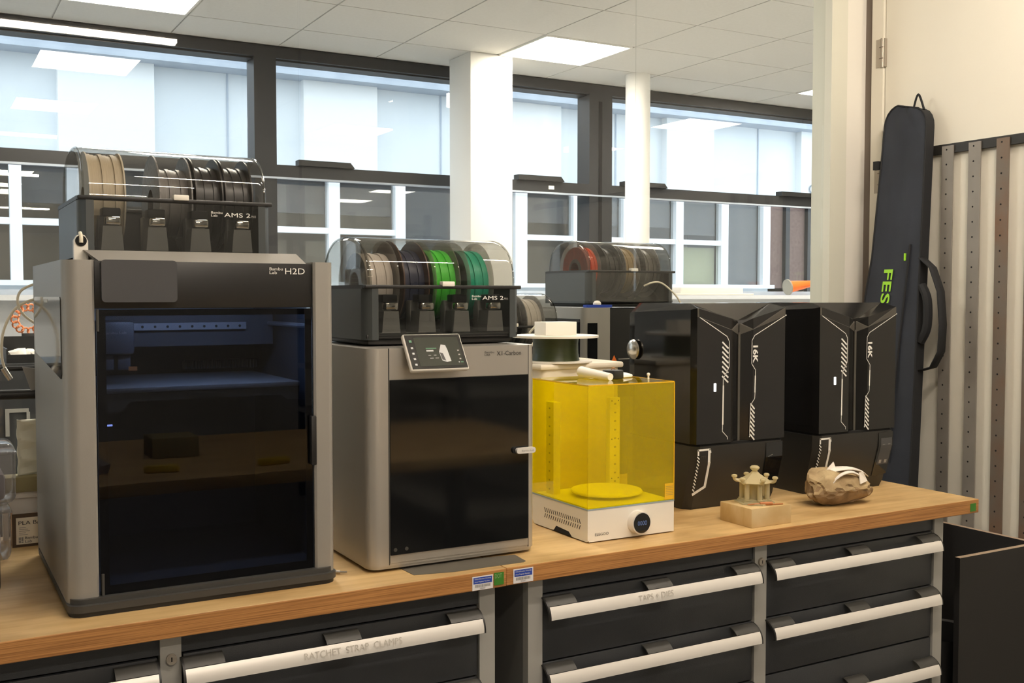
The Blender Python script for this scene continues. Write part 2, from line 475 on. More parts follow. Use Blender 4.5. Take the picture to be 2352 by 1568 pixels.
for i, (px, py) in enumerate(panels):
    k, j = round((px - GX) / (PX * 4)), round((GY - py) / 1.8)
    lab = names.get((k, j), 'square ceiling light panel seen only in the window reflection')
    p = thing('ceiling_light', (px + PX / 2, py + PY / 2, 2.99), lab, 'light', 'square ceiling panels behind the glass')
    obj('frame', M().box(px + .01, px + PX - .01, py + .005, py + .02, 2.994, 3.006).box(px + .01, px + PX - .01, py + PY - .02, py + PY - .005, 2.994, 3.006)
        .box(px + .01, px + .022, py + .02, py + PY - .02, 2.994, 3.006).box(px + PX - .022, px + PX - .01, py + .02, py + PY - .02, 2.994, 3.006), 'wallfar', p)
    obj('diffuser', M().box(px + .022, px + PX - .022, py + .02, py + PY - .02, 2.997, 3.006), 'panel', p)
# columns
struct('column_square', M().box(3.07, 3.375, 5.95, 6.25, 0, 3.0, b=.004), 'wallfar', 'square white column behind the glass', 'column')
struct('column_round', M().cyl((4.42, 6.02, 0), (4.42, 6.02, 3.0), .086, n=40), 'wallfar', 'slim round white column behind the glass', 'column')
# long window
w2 = thing('window_2', (3, 6.5, 1.44), 'long dark framed window wall behind the glass partition', 'window', kind='structure')
obj('head_rail', M().box(-2.6, 8.6, 6.43, 6.62, 2.93, 3.0).box(-2.6, 8.6, 6.47, 6.60, 2.921, 2.93), 'frame', w2)
obj('transom', M().box(-2.6, 8.6, 6.43, 6.572, 2.202, 2.277), 'frame', w2)
obj('transom_lit_edge', M().box(-2.6, 8.6, 6.425, 6.44, 2.190, 2.202), 'fascia', w2)  # pale strip paints the light caught along the transom's lower edge
obj('bottom_rail', M().box(-2.6, 8.6, 6.45, 6.62, 1.47, 1.50), 'fascia', w2)
obj('window_sill', M().box(-2.6, 8.6, 6.22, 6.45, 1.44, 1.47), 'sill', w2)
muls = [(-2.6, -2.5), (-.65, -.51), (1.83, 1.968), (4.29, 4.49), (6.82, 6.97), (8.5, 8.6)]
for a, b in muls:
    obj('mullion', M().box(a, b, 6.43, 6.59, 1.47, 2.93), 'frame', w2)
obj('mullion_groove', M().box(4.372, 4.40, 6.427, 6.43, 1.5, 2.88), 'dark', w2)
for (a0, a), (b, b1) in zip(muls, muls[1:]):
    obj('glass_pane', M().box(a, b, 6.572, 6.584, 2.277, 2.925), 'glass', w2)
    obj('glass_pane', M().box(a, b, 6.572, 6.584, 1.50, 2.19), 'glass', w2)
for a, b in ((2.10, 2.47), (3.68, 4.06), (4.585, 4.985), (6.146, 6.57), (-.4, 0)):
    obj('trickle_vent', M().prism([(a, 2.277), (b, 2.277), (b - .03, 2.312), (a, 2.312)], 'y', 6.40, 6.47), 'blackp', w2)
obj('white_tag', M().box(3.94, 3.985, 6.424, 6.429, 2.222, 2.248), 'whitep', w2)
# strip light over the window, linear battens of the workshop
MT['batten'] = glow('batten_light', WARM, LIGHT_NEAR)
rows = [(-.15, 1.33, -.7, 'long ceiling batten reflected in the glass at upper left'),
        (.50, 1.98, .95, 'ceiling batten above the aisle in front of the bench'),
        (2.10, 2.92, 1.50, 'short added ceiling batten brightening the cream wall'),  # extra lamp, added to brighten the right wall and bench end
        (-.6, 1.16, -4.9, 'long ceiling batten at the back of the workshop')]
for a, b, y, lab in rows:
    p = thing('batten_light', ((a + b) / 2, y, 2.88), lab, 'light', 'linear ceiling battens of the workshop')
    obj('housing', M().box(a, b, y - .05, y + .05, 2.915, 3.0, b=.006), 'wallfar', p)
    obj('diffuser', M().box(a + .01, b - .01, y - .026, y + .026, 2.89, 2.914), 'batten', p)

# ================================================================== OUTSIDE
struct('pavement', M().box(-5, 16, 6.62, 12, -.1, 0), 'pavement', 'grey paving between the two buildings', 'pavement')
B = thing('opposite_building', (4, 10, 0), 'pale clad building with white framed windows across the yard', 'building')
obj('cladding', M().box(-3, 13, 10.0, 10.3, 2.62, 3.60), 'clad', B)
for a, b in ((-1.07, -.27), (1.107, 1.911), (3.30, 4.06), (5.47, 6.231), (7.69, 8.402), (9.83, 10.6)):
    obj('pilaster', M().box(a, b, 9.90, 10.0, 2.62, 3.56), 'pilaster', B)
for x in (.45, 2.582, 4.80, 7.02, 9.18):
    obj('panel_joint', M().box(x, x + .016, 9.988, 10.0, 2.62, 3.55), 'fascia', B)
obj('fascia', M().box(-3, 13, 9.72, 10.0, 3.545, 3.655), 'fascia', B)
obj('lower_wall', M().box(-3, 13, 10.0, 10.3, 0, 1.56), 'clad', B)
obj('outer_sill', M().box(-3, 9.4, 9.9, 10.02, 1.555, 1.60), 'upvc', B)
obj('office_wall', M().box(-3, 9.4, 11.6, 11.7, 1.0, 2.75), 'roomin', B)
obj('office_end_wall', M().box(9.38, 9.48, 10.2, 11.7, 1.0, 2.75), 'roomin', B)
obj('office_end_wall', M().box(-3.1, -3.0, 10.2, 11.7, 1.0, 2.75), 'roomin', B)
obj('office_floor', M().box(-3, 9.4, 10.3, 11.6, 1.0, 1.05), 'roomin', B)
obj('office_ceiling', M().box(-3, 9.4, 10.3, 11.6, 2.66, 2.75), 'roomin', B)
posts = [(-2.2, -2.1), (-.72, -.62), (.718, .813), (2.14, 2.25), (3.566, 3.683), (4.278, 4.389), (5.686, 5.835), (6.435, 6.551), (7.12, 7.22), (7.883, 7.995), (8.581, 8.692), (9.26, 9.377)]
for a, b in posts:
    obj('window_post', M().box(a, b, 9.96, 10.06, 1.60, 2.62), 'upvc', B)
for (a0, a), (b, b1) in zip(posts, posts[1:]):
    if (a, b) == (4.389, 5.686) or a > 8.6: 
        obj('blind', M().box(a, b, 10.08, 10.10, 1.6, 2.62), 'blind' if a < 6 else 'blind', B)
    else:
        obj('window_bar', M().box(a, b, 9.97, 10.05, 2.077, 2.135), 'upvc', B)
        if a < .8 or 7.9 < a < 8.1:
            obj('blind', M().box(a, b, 10.08, 10.10, 2.52 if a < .8 else 2.2, 2.62), 'blind', B)
        else:
            obj('blind', M().box(a, b, 10.08, 10.10, 2.275, 2.62), 'blind', B)
    obj('window_pane', M().box(a, b, 10.02, 10.03, 1.60, 2.62), 'glass', B)
obj('blind', M().box(7.995, 8.581, 10.09, 10.11, 1.6, 2.05), 'blindg', B)
obj('office_light', M().box(.90, 1.25, 10.7, 10.9, 2.50, 2.53), 'officelight', B)
obj('office_light', M().box(.70, 1.06, 10.7, 10.9, 2.41, 2.44), 'officelight', B)
obj('brick_wall', M().box(9.377, 13, 10.0, 10.2, 0, 2.62), 'brick', B)
obj('recess_shade', M().box(9.62, 9.69, 9.94, 10.0, 0, 2.62), 'frame', B)  # dark boxes stand in for the shade of recesses in the brick
obj('recess_shade', M().box(10.0, 10.05, 9.94, 10.0, 0, 2.62), 'frame', B)
sgn = obj('notice', M().box(10.10, 10.25, 9.97, 9.99, 1.93, 2.12), 'stick', B)
obj('red_block', M().box(10.12, 10.23, 9.965, 9.97, 1.95, 2.0), 'red', sgn)
lettering('GIB', .13, .34, (9.955, 9.885, 2.76), (1, 0, 0), (0, 0, 1), 'letter', B, 'sign_letters')
# ================================================================== BENCH
ZT = .90
def worktop(x0, x1, y0, label):
    b = obj('worktop', M().box(x0, x1, y0, 2.72, .862, ZT, b=.002), ['wood', 'ply'], smooth=0)
    for p in b.data.polygons: p.material_index = 0 if abs(p.normal.z) > .6 else 1
    return tag(b, label, 'worktop', 'wooden worktops')
wt1 = worktop(-.45, 1.0565, 1.888, 'thick plywood worktop on the left under the two large printers')
wt2 = worktop(1.058, 2.566, 1.891, 'thick plywood worktop on the right ending before the cream wall')

def sticker(name, x, z, w, h, y, label, kind, code=''):
    s = obj(name, M().box(x, x + w, y - .0006, y, z, z + h), 'stick' if kind == 'asset' else 'sgreen')
    tag(s, label, 'sticker')
    f = y - .0006
    if kind == 'asset':
        obj('blue_panel', M().box(x + .0025, x + w - .0025, f - .0003, f, z + h * .46, z + h * .92), 'sblue', s)
        for i, t in enumerate(('Oxford Brookes University', 'Asset Register Number')):
            lettering(t, h * .13, w * (.80 if i == 0 else .74), (x + w * .10, f - .0004, z + h * (.73 - .2 * i)), (1, 0, 0), (0, 0, 1), 'whitep', s, depth=.0002)
        g = M(); random.seed(len(code) + int(x * 1000)); u = x + w * .13
        while u < x + w * .86:
            b = random.choice((.0005, .0009, .0012)); g.box(u, u + b, f - .0003, f, z + h * .2, z + h * .4); u += b + random.choice((.0005, .0009))
        obj('barcode', g, 'greyp', s, smooth=0)
        lettering(code, h * .09, w * .26, (x + w * .36, f - .0003, z + h * .07), (1, 0, 0), (0, 0, 1), 'darkink', s, depth=.0002)
    elif kind == 'dot':
        lettering('DOT', h * .34, w * .70, (x + w * .08, f - .0002, z + h * .56), (1, 0, 0), (0, 0, 1), 'sgreenl', s, depth=.0002)
sticker('asset_sticker', .976, .8635, .048, .0285, 1.8875, 'white and blue asset sticker on the left worktop edge', 'asset', '10056662')
sticker('asset_sticker', 1.074, .8645, .048, .030, 1.8905, 'white and blue asset sticker on the right worktop edge', 'asset', '10056637')
sticker('green_sticker', 1.0265, .868, .023, .026, 1.8875, 'green square sticker between the two asset stickers', 'dot')
sticker('green_sticker', 2.529, .868, .023, .022, 1.8905, 'small green sticker at the right end of the worktop', 'plain')

def handle(x0, x1, z, par, writing=None):
    """curved aluminium pull with black end caps and three lugs; z = upper edge of the bright face"""
    y0 = 1.922
    def prof(t0, t1, n, th=.003):
        pts = []
        for i in range(n + 1):
            a = t0 + (t1 - t0) * i / n
            pts.append((y0 - .0405 * sin(a), z - .023 + .041 * cos(a)))
        inn = [(y + th * .95, q - th * .3) for y, q in pts]
        return pts + inn[::-1]
    h = obj('handle', M().prism(prof(RD(52), RD(92), 6), 'x', x0 + .004, x1 - .004), 'alu', par, smooth=50)
    mid = (x0 + x1) / 2
    for a, b in ((x0 + .004, x0 + .075), (mid - .035, mid + .035), (x1 - .075, x1 - .004)):
        obj('lug', M().prism(prof(RD(8), RD(50), 5), 'x', a, b), 'dkgrey', h, smooth=50)
    for a in (x0, x1 - .004):
        obj('end_cap', M().prism(prof(RD(5), RD(93), 10, .006), 'x', a, a + .004), 'blackp', h, smooth=50)
    if writing:
        t, wx, ww = writing
        a = RD(68)
        n = Vector((0, -sin(a), cos(a)))
        up = Vector((0, cos(a) * .9, sin(a)))
        p = Vector((wx, y0 - .0405 * sin(RD(80)), z - .023 + .041 * cos(RD(80))))
        q = Vector((wx, y0 - .0405 * sin(RD(60)), z - .023 + .041 * cos(RD(60))))
        lettering(t, (q - p).length * .85, ww, p - (q - p).orthogonal().normalized() * 0 + Vector((0, -.0012, .0006)), (1, 0, 0), q - p, 'penink', h, 'handwriting', depth=.0006)
    return h

def cabinet(x0, pw, x1, label, cols, lock_side, zs):
    c = thing('drawer_cabinet', ((x0 + x1) / 2, 2.3, 0), label, 'cabinet', 'drawer cabinets under the worktops')
    mid0, mid1 = cols
    obj('carcass', M().box(x0, x0 + .02, 1.94, 2.68, .05, .86).box(x1 - .02, x1, 1.94, 2.68, .05, .86)
        .box(x0, x1, 2.66, 2.68, .05, .86).box(x0, x1, 1.94, 2.68, .05, .08).box(mid0, mid1, 1.94, 2.66, .05, .86), 'anthside', c)
    obj('plinth', M().box(x0 + .02, x1 - .02, 1.97, 2.64, 0, .05), 'blackp', c)
    for a, b in ((x0, x0 + pw), (mid0, mid1), (x1 - pw, x1)):
        po = obj('post', M().box(a, b, 1.918, 1.94, .05, .86), 'grey', c)
        if a == mid0:
            lk = obj('lock', M().cyl((mid0 + .019, 1.918, .816), (mid0 + .019, 1.912, .816), .0095, n=24), 'steel', po)
            obj('keyhole', M().box(mid0 + .018, mid0 + .020, 1.9115, 1.912, .812, .820), 'dark', lk)
    for ci, (a, b) in enumerate(((x0 + pw, mid0), (mid1, x1 - pw))):
        obj('top_rail', M().box(a, b, 1.924, 1.94, .8235, .86), 'anth', c)
        for zt, zb, hz, wr in zs[ci]:
            d = obj('drawer', M().box(a + .004, b - .004, 1.922, 1.935, zb, zt, b=.0015), 'anth', c)
            handle(a - .003, b - .004, hz, d, wr)
    return c
Z4 = [(.8195, .674, .799, None), (.6705, .530, .652, None), (.526, .335, .458, None), (.331, .06, .305, None)]
ZA = [(.8195, .674, .799, None), (.6705, .526, .652, None), (.522, .335, .505, None), (.331, .06, .305, None)]
L1 = [(.8195, .674, .799, ('RATCHET  STRAP  CLAMPS', .620, .198)), *ZA[1:]]
R1 = [(.8195, .674, .799, ('TAPS + DIES', 1.392, .098)), *ZA[1:]]
cabinet(-.28, .036, 1.045, 'dark drawer cabinet under the left worktop', (.366, .403), 0, (ZA, L1))
cabinet(1.126, .036, 2.453, 'dark drawer cabinet under the right worktop', (1.767, 1.805), 0, (R1, Z4))
# small chip of light paint on the dark fronts is left to the material

# black open box between bench and wall
bx = thing('open_box', (2.84, 2.2, 0), 'black open topped board box between the bench and the wall', 'box')
for nm, g in (('front_board', M().box(2.637, 3.020, 2.002, 2.020, 0, .70)), ('side_board', M().box(3.002, 3.020, 2.020, 2.728, 0, .70)),
              ('back_board', M().box(2.637, 3.002, 2.710, 2.728, 0, .70)), ('bottom_board', M().box(2.637, 3.002, 2.02, 2.710, 0, .018))):
    o = obj(nm, g, ['mdf', 'rawedge'], bx, smooth=0)
    for p in o.data.polygons: p.material_index = 1 if p.normal.z > .6 and nm != 'bottom_board' else 0
b2 = tag(obj('waste_bin', M().lathe([(.09, 0), (.115, .40), (.12, .41), (.112, .405), (.088, .01)], (2.75, 2.16, .019), 28), 'blackp'), 'round black bin standing inside the black open box', 'bin')

# ================================================================== RIGHT WALL: rail and steel angles
rl = tag(obj('wall_rail', M().box(XW - .018, XW - .0021, .4, 2.47, 1.944, 1.975), 'railb'), 'black horizontal rail on the cream wall', 'rail')
def angle(y, rust, i, label):
    t = thing('slotted_angle', (XW - .03, y, 0), label, 'steel angle', 'slotted steel angles standing against the wall')
    m = 'striprust' if rust else 'strip'
    x = XW - .020
    f = obj('web', M().box(x - .003, x, y - .021, y + .021, 0, 1.968), m, t)
    obj('flange', M().box(x - .003, x + .0015, y - .024, y - .021, 0, 1.968), m, t)
    g = M(); z = 1.955
    while z > .25:
        g.cyl((x - .0034, y + .002, z), (x - .003, y + .002, z), .0032, n=8); z -= .0495
    h = obj('holes', g, 'dark', f, smooth=0); h['kind'] = 'stuff'
ys = [2.378, 2.274, 2.171, 2.066]
labs = ['grey slotted steel angle nearest the navy bag', 'grey slotted steel angle second from the navy bag', 'rust stained slotted steel angle third from the bag',
        'brown slotted steel angle at the right picture edge']
for i, y in enumerate(ys): angle(y, i in (2, 3), i, labs[i])

# ================================================================== NAVY BAG
bag = thing('tool_bag', (2.87, 2.5, 0), 'long navy tool bag leaning against the cream wall', 'bag')
def bagx(z): return 2.825 + .080 * z
def bag_y(z):
    yr = 2.372 + .030 * z
    for (z0, a), (z1, b) in zip(((0, 2.70), (.9, 2.685), (1.45, 2.645), (1.6, 2.625), (1.95, 2.612), (2.13, 2.608)), ((.9, 2.685), (1.45, 2.645), (1.6, 2.625), (1.95, 2.612), (2.13, 2.608), (2.5, 2.60))):
        if z0 <= z <= z1: yl = a + (b - a) * (z - z0) / (z1 - z0)
    if z > 2.06:
        t = (z - 2.06) / .066; rr = .05 * (1 - math.sqrt(max(0, 1 - t * t)))
        yr += rr; yl -= rr * 1.1
    return yr, yl
random.seed(4)
zsb = [0.038, .3, .6, .9, 1.1, 1.25, 1.4, 1.5, 1.6, 1.7, 1.8, 1.9, 1.98, 2.04, 2.06, 2.08, 2.10, 2.115, 2.124, 2.1259]
rows_ = []
NU = 14
for z in zsb:
    yr, yl = bag_y(z); r = []
    for j in range(NU + 1):
        t = j / NU
        y = yr + (yl - yr) * t
        crease = .004 * sin(z * 34 + t * 7) * sin(t * pi) + .0025 * sin(z * 61 - t * 15) * sin(t * pi)
        r.append(Vector((bagx(z) - .004 * sin(t * pi) + crease, y + .010 * t * 0, z - .018 * (1 - t) * (z / 2.1))))
    rows_.append(r)
g = M(); g.grid(rows_)
obj('front_panel', g, 'navyfab', bag, smooth=80)
back = [[p + Vector((.042, .0, 0)) for p in r] for r in rows_]
g = M()
side = lambda a, b: g.grid([[p, q] for p, q in zip(a, b)])
side([r[0] for r in rows_], [r[0] for r in back]); side([r[-1] for r in back], [r[-1] for r in rows_])
side(rows_[-1], back[-1]); side(back[0], rows_[0]); g.grid([r[::-1] for r in back])
obj('gusset', g, 'webbing', bag, smooth=60)
g = M(); g.tube([r[0] for r in rows_[2:]] + rows_[-1] + [r[-1] for r in rows_[::-1][:-2]], .0035, n=6, sub=1)
obj('piping', g, 'webbing', bag)
def onbag(y, z, o=.006): return Vector((bagx(z) - o, y, z))
lz = (1.605, 1.525, 1.445)
for ch, z, y, w in (('F', 1.556, 2.541, .066), ('E', 1.5145, 2.544, .066), ('S', 1.473, 2.547, .066)):
    lettering(ch, .038, .036, onbag(y + .019, z, .0075), Vector((-.078, 0.08, -1)), (0, -1, 0), 'lime', bag, depth=.0, bold=.02)
obj('zip', M().tube([onbag(2.46, 1.64, .004), onbag(2.465, 1.5, .006), onbag(2.48, 1.2, .006), onbag(2.49, .9, .006)], .004, n=6), 'webbing', bag)
obj('zip_tag', M().box(bagx(1.62) - .010, bagx(1.62) - .005, 2.474, 2.480, 1.585, 1.610), 'lime', bag)
obj('hanging_loop', M().tube([(3.01, 2.46, 2.10), (3.01, 2.485, 2.155), (3.01, 2.505, 2.105)], .004, n=6), 'webbing', bag)
obj('side_tab', M().box(2.97, 2.985, 2.62, 2.642, 1.91, 1.94), 'webbing', bag)
g = M()
pth = [(2.965, 2.42, 1.595), (2.96, 2.372, 1.560), (2.955, 2.335, 1.48), (2.95, 2.320, 1.37), (2.95, 2.325, 1.28), (2.955, 2.36, 1.225), (2.955, 2.412, 1.21)]
rws = []
for i, p in enumerate(pth):
    rws.append([Vector(p) + Vector((-.018, 0, 0)), Vector(p) + Vector((.018, 0, 0))])
g.grid(rws)
obj('carry_handle', g, 'webbing', bag, smooth=80, solid=.004)
obj('handle_pad', M().tube([(2.955, 2.412, 1.50), (2.95, 2.385, 1.45), (2.95, 2.385, 1.36), (2.95, 2.41, 1.31)], .015, n=8), 'webbing', bag)
# ================================================================== FILAMENT SPOOL + FEED BOX (used four times)
def spool(x0, x1, yc, zc, r, rf, fm, flm, label, group, hub=.028):
    t = thing('filament_spool', ((x0 + x1) / 2, yc, zc - r), label, 'spool', group)
    for a, b in ((x0, x0 + .003), (x1 - .003, x1)):
        obj('flange', M().ring((a, yc, zc), (b, yc, zc), hub, r, 40), flm, t)
    obj('core', M().ring((x0 + .003, yc, zc), (x1 - .003, yc, zc), hub, hub + .012, 28), flm, t)
    g = M(); n = 8; w = (x1 - x0 - .006)
    for i in range(n):                                   # layered windings, slightly uneven
        a = x0 + .003 + w * i / n
        g.ring((a, yc, zc), (a + w / n * .99, yc, zc), hub + .012, rf - .0015 * (i % 3), 40)
    obj('filament', g, fm, t)
    return t

def feed_box(x0, y0, z0, label, spools, lidm, w=.372, d=.300, sub='', group=None, text=True, feeders=True):
    t = thing('filament_feeder', (x0 + w / 2, y0 + d / 2, z0), label, 'filament box', group)
    x1, y1 = x0 + w, y0 + d
    zr = z0 + .128                                       # rim
    obj('tray', M().box(x0 + .012, x1 - .012, y0 + .02, y1 - .01, z0, z0 + .016, b=.006).box(x0 + .004, x1 - .004, y0 + .006, y1 - .004, z0 + .014, z0 + .024, b=.003), 'blackp', t)
    for a in (x0, x1 - .004):
        obj('side_panel', M().box(a, a + .004, y0 + .028, y1 - .004, z0 + .012, zr - .006), 'smokeside', t)
    for s, a in ((1, x0), (-1, x1)):                     # front corner posts
        obj('corner_post', M().prism([(a, y0 + .028), (a + s * .004, y0 + .010), (a + s * .014, y0), (a + s * .028, y0), (a + s * .028, y0 + .006), (a + s * .010, y0 + .028)], 'z', z0 + .012, zr - .006), 'smokeside', t)
    obj('back_panel', M().box(x0, x1, y1 - .004, y1, z0 + .012, zr - .006), 'blackp', t)
    obj('front_window', M().box(x0 + .028, x1 - .028, y0, y0 + .003, z0 + .018, zr - .008), 'smoke', t)
    rim = M()
    rim.box(x0 - .001, x1 + .001, y0 - .002, y0 + .016, zr - .008, zr, b=.002).box(x0 - .001, x1 + .001, y1 - .012, y1 + .001, zr - .008, zr, b=.002)
    rim.box(x0 - .001, x0 + .012, y0 + .016, y1 - .012, zr - .008, zr).box(x1 - .012, x1 + .001, y0 + .016, y1 - .012, zr - .008, zr)
    obj('rim', rim, 'blackp', t)
    # domed lid: arched profile extruded along x, rounded ends
    H = .106; yf, yb = y0 + .010, y1 - .012
    prof = []
    for i in range(33):
        a = pi * i / 32
        c, s = cos(a), sin(a)
        prof.append(((yf + yb) / 2 - (yb - yf) / 2 * (abs(c) ** .80) * (1 if c > 0 else -1), zr + H * (s ** .80)))
    def ring(x, k):
        cy = (yf + yb) / 2
        return [Vector((x, cy + (y - cy) * k, zr + (z - zr) * k)) for y, z in prof]
    e = .010
    secs = [(x0 + .006, .93), (x0 + .009, .965), (x0 + .014, .988), (x0 + .022, 1.0), (x1 - .022, 1.0), (x1 - .014, .988), (x1 - .009, .965), (x1 - .006, .93)]
    g = M(); rr = [ring(x, k) for x, k in secs]; g.grid(rr)
    for r, x in ((rr[0], secs[0][0]), (rr[-1], secs[-1][0])):
        g.add(r, [list(range(len(r)))])
    lid = obj('lid', g, lidm, t, smooth=40)
    for x, k in ((x0 + .011, .985), (x1 - .011, .985)):  # rounded edge beads of the lid ends
        obj('lid_edge', M().tube(ring(x, k), .0022, n=6, sub=1), lidm, lid)
    obj('latch', M().box(x0 + w * .47, x0 + w * .55, y0 - .006, y0 + .012, zr - .003, zr + .008, b=.002), 'white', t)
    if feeders:
        for k in range(4):
            fx = x0 + .040 + k * .0838
            f = obj('feeder', M().prism([(fx + .002, z0 + .026), (fx + .044, z0 + .026), (fx + .040, z0 + .072), (fx + .006, z0 + .072)], 'y', y0 + .014, y0 + .060)
                    .box(fx + .003, fx + .043, y0 + .060, y0 + .085, z0 + .024, z0 + .095, b=.003), 'feeder', t)
            obj('chrome_cap', M().box(fx + .010, fx + .039, y0 + .012, y0 + .040, z0 + .074, z0 + .091, b=.004), 'chrome', f)
            obj('guide', M().box(fx + .006, fx + .040, y0 + .020, y0 + .055, z0 + .091, z0 + .108, b=.003), 'blackp', f)
    if text:
        lettering('Bambu', .0045, .0225, (x1 - .1235, y0 - .0002, zr - .026), (1, 0, 0), (0, 0, 1), 'whitep', t)
        lettering('Lab', .0045, .0125, (x1 - .1235, y0 - .0002, zr - .032), (1, 0, 0), (0, 0, 1), 'whitep', t)
        lettering('AMS 2', .0085, .053, (x1 - .0975, y0 - .0002, zr - .032), (1, 0, 0), (0, 0, 1), 'whitep', t)
        lettering('PRO', .0045, .0095, (x1 - .0425, y0 - .0002, zr - .032), (1, 0, 0), (0, 0, 1), 'greyp', t)
    yc = y0 + d / 2 - .004
    for (a, b, fm, flm, rf, lab) in spools:
        spool(x0 + a, x0 + b, yc, zr + .002, .098, rf, fm, flm, lab, group + ' spools')
    return t

# ================================================================== LARGE SILVER PRINTER
FY = 1.976
P = thing('enclosed_printer', (.468, 2.23, ZT), 'large silver and black enclosed printer at the left of the bench', 'printer')
bs = obj('base', M().box(.2205, .7165, 1.955, 2.488, ZT + .009, ZT + .021, b=.026, seg=5, only='z').box(.226, .711, 1.966, 2.486, ZT + .021, ZT + .030, b=.022, seg=4, only='z'), 'dkgrey', P)
obj('foot_rail', M().box(.224, .713, 1.960, 2.09, ZT, ZT + .009, b=.024, seg=4, only='z').box(.224, .713, 2.30, 2.484, ZT, ZT + .009, b=.024, seg=4, only='z'), 'blackp', bs)
def shell(x_out, x_in, s, y0, y1, r=.026, th=.014, lap=.045):
    pts = [(x_out, y1)]
    for i in range(9):
        a = pi / 2 * i / 8
        pts.append((x_out + s * (r - r * cos(a)), y0 + r - r * sin(a)))
    pts += [(x_in - s * .004, y0), (x_in, y0 + .004), (x_in, y0 + lap), (x_out + s * th, y0 + lap), (x_out + s * th, y1)]
    return pts
def rounded_shell(poly, z0, z1):
    return M().prism(poly, 'z', z0, z1)
sl = obj('side_shell', rounded_shell(shell(.222, .2745, 1, 1.974, 2.488), ZT + .010, 1.528), 'silver', P, smooth=30)
sr = obj('side_shell', rounded_shell(shell(.7145, .6745, -1, 1.974, 2.488, r=.012), ZT + .010, 1.530), 'silver', P, smooth=30)
obj('side_window', M().prism([(2.448, 1.463), (2.003, 1.463), (1.998, 1.458), (1.998, 1.326), (2.004, 1.318), (2.440, 1.345), (2.455, 1.36), (2.455, 1.457)], 'x', .2205, .2225), 'blackgl', sl)
obj('window_mark', M().box(.2200, .2205, 2.20, 2.25, 1.452, 1.459), 'whitep', sl)
obj('back_panel', M().box(.236, .700, 2.470, 2.488, ZT + .02, 1.52), 'dkgrey', P)
obj('top_frame', M().box(.236, .700, 1.995, 2.03, 1.50, 1.526).box(.236, .700, 2.44, 2.488, 1.50, 1.526).box(.236, .262, 2.03, 2.44, 1.50, 1.526).box(.674, .700, 2.03, 2.44, 1.50, 1.526), 'bandb', P)
g = M(); 
lidp = [(1.986, 1.5265), (2.020, 1.547), (2.100, 1.547), (2.118, 1.5265)]
a = [(.262, *p) for p in lidp]; b = [(.672, *p) for p in lidp]
a[0] = (.284, 1.986, 1.527); a[1] = (.264, 2.020, 1.547); b[0] = (.664, 1.986, 1.527); b[1] = (.655, 2.020, 1.547)
g.add(a + b, [[0, 1, 5, 4], [1, 2, 6, 5], [2, 3, 7, 6], [3, 0, 4, 7], [0, 3, 2, 1], [4, 5, 6, 7]])
obj('top_lid', g, 'silver', P, smooth=0)
bd = obj('front_band', M().box(.2755, .6735, 1.982, 1.998, 1.442, 1.527, b=.001), 'bandb', P)
lettering('Bambu', .0055, .026, (.590, 1.9815, 1.5135), (1, 0, 0), (0, 0, 1), 'whitep', bd)
lettering('Lab', .0055, .0145, (.590, 1.9815, 1.5065), (1, 0, 0), (0, 0, 1), 'whitep', bd)
lettering('H2D', .0115, .039, (.6205, 1.9815, 1.5065), (1, 0, 0), (0, 0, 1), 'whitep', bd)
obj('touch_screen', M().box(.285, .4145, 1.964, 1.980, 1.4535, 1.5285, b=.007, seg=4, only='y'), 'screenb', P)
dr = obj('door', M().box(.2775, .6730, 1.980, 1.984, .930, 1.4405), 'doorglass', P)
g = M().box(.2775, .2935, 1.9845, 1.9865, .930, 1.4405).box(.6600, .6730, 1.9845, 1.9865, .930, 1.4405).box(.2935, .66, 1.9845, 1.9865, 1.429, 1.4405).box(.2935, .66, 1.9845, 1.9865, .930, .945)
obj('printed_border', g, 'bandb', dr, smooth=0)
obj('door_handle', M().box(.6655, .6765, 1.966, 1.981, 1.135, 1.231, b=.002), 'blackp', dr)
obj('hinge', M().cyl((.279, 1.977, 1.402), (.279, 1.977, 1.441), .0028, n=10), 'dkgrey', dr)
obj('hinge', M().cyl((.281, 1.977, .930), (.281, 1.977, .969), .0028, n=10), 'dkgrey', dr)
obj('lower_sill', M().box(.2755, .6735, 1.968, 1.999, ZT + .026, .929, b=.002), 'dkgrey', P)
ch = obj('chamber', M().box(.250, .256, 2.0, 2.47, .925, 1.50).box(.692, .698, 2.0, 2.47, .925, 1.50).box(.256, .692, 2.455, 2.468, .925, 1.50).box(.256, .692, 2.0, 2.455, .925, .932).box(.25, .698, 2.0, 2.47, 1.494, 1.5), 'inner', P, smooth=0)
bed = obj('print_bed', M().box(.300, .670, 2.05, 2.40, 1.284, 1.2935, b=.001), 'bed', P)
obj('bed_front', M().prism([(.300, 1.284), (.670, 1.284), (.668, 1.258), (.645, 1.258), (.632, 1.268), (.345, 1.268), (.33, 1.25), (.300, 1.25)], 'y', 2.052, 2.062), 'dkgrey', bed)
obj('bed_text', M().box(.45, .52, 2.0505, 2.052, 1.274, 1.279), 'blackp', bed)
rl_ = obj('gantry_rail', M().box(.33, .618, 2.25, 2.262, 1.394, 1.4085), 'innerlt', P)
g = M()
for i in range(11): g.cyl((.354 + .025 * i, 2.2495, 1.401), (.354 + .025 * i, 2.25, 1.401), .0028, n=10)
obj('rail_holes', g, 'dark', rl_, smooth=0)
obj('gantry_beam', M().box(.27, .68, 2.263, 2.285, 1.36, 1.43), 'inner', P)
for x in (.268, .672):
    obj('guide_rod', M().cyl((x, 2.01, 1.4055), (x, 2.44, 1.4055), .005, n=10), 'innerlt', P)
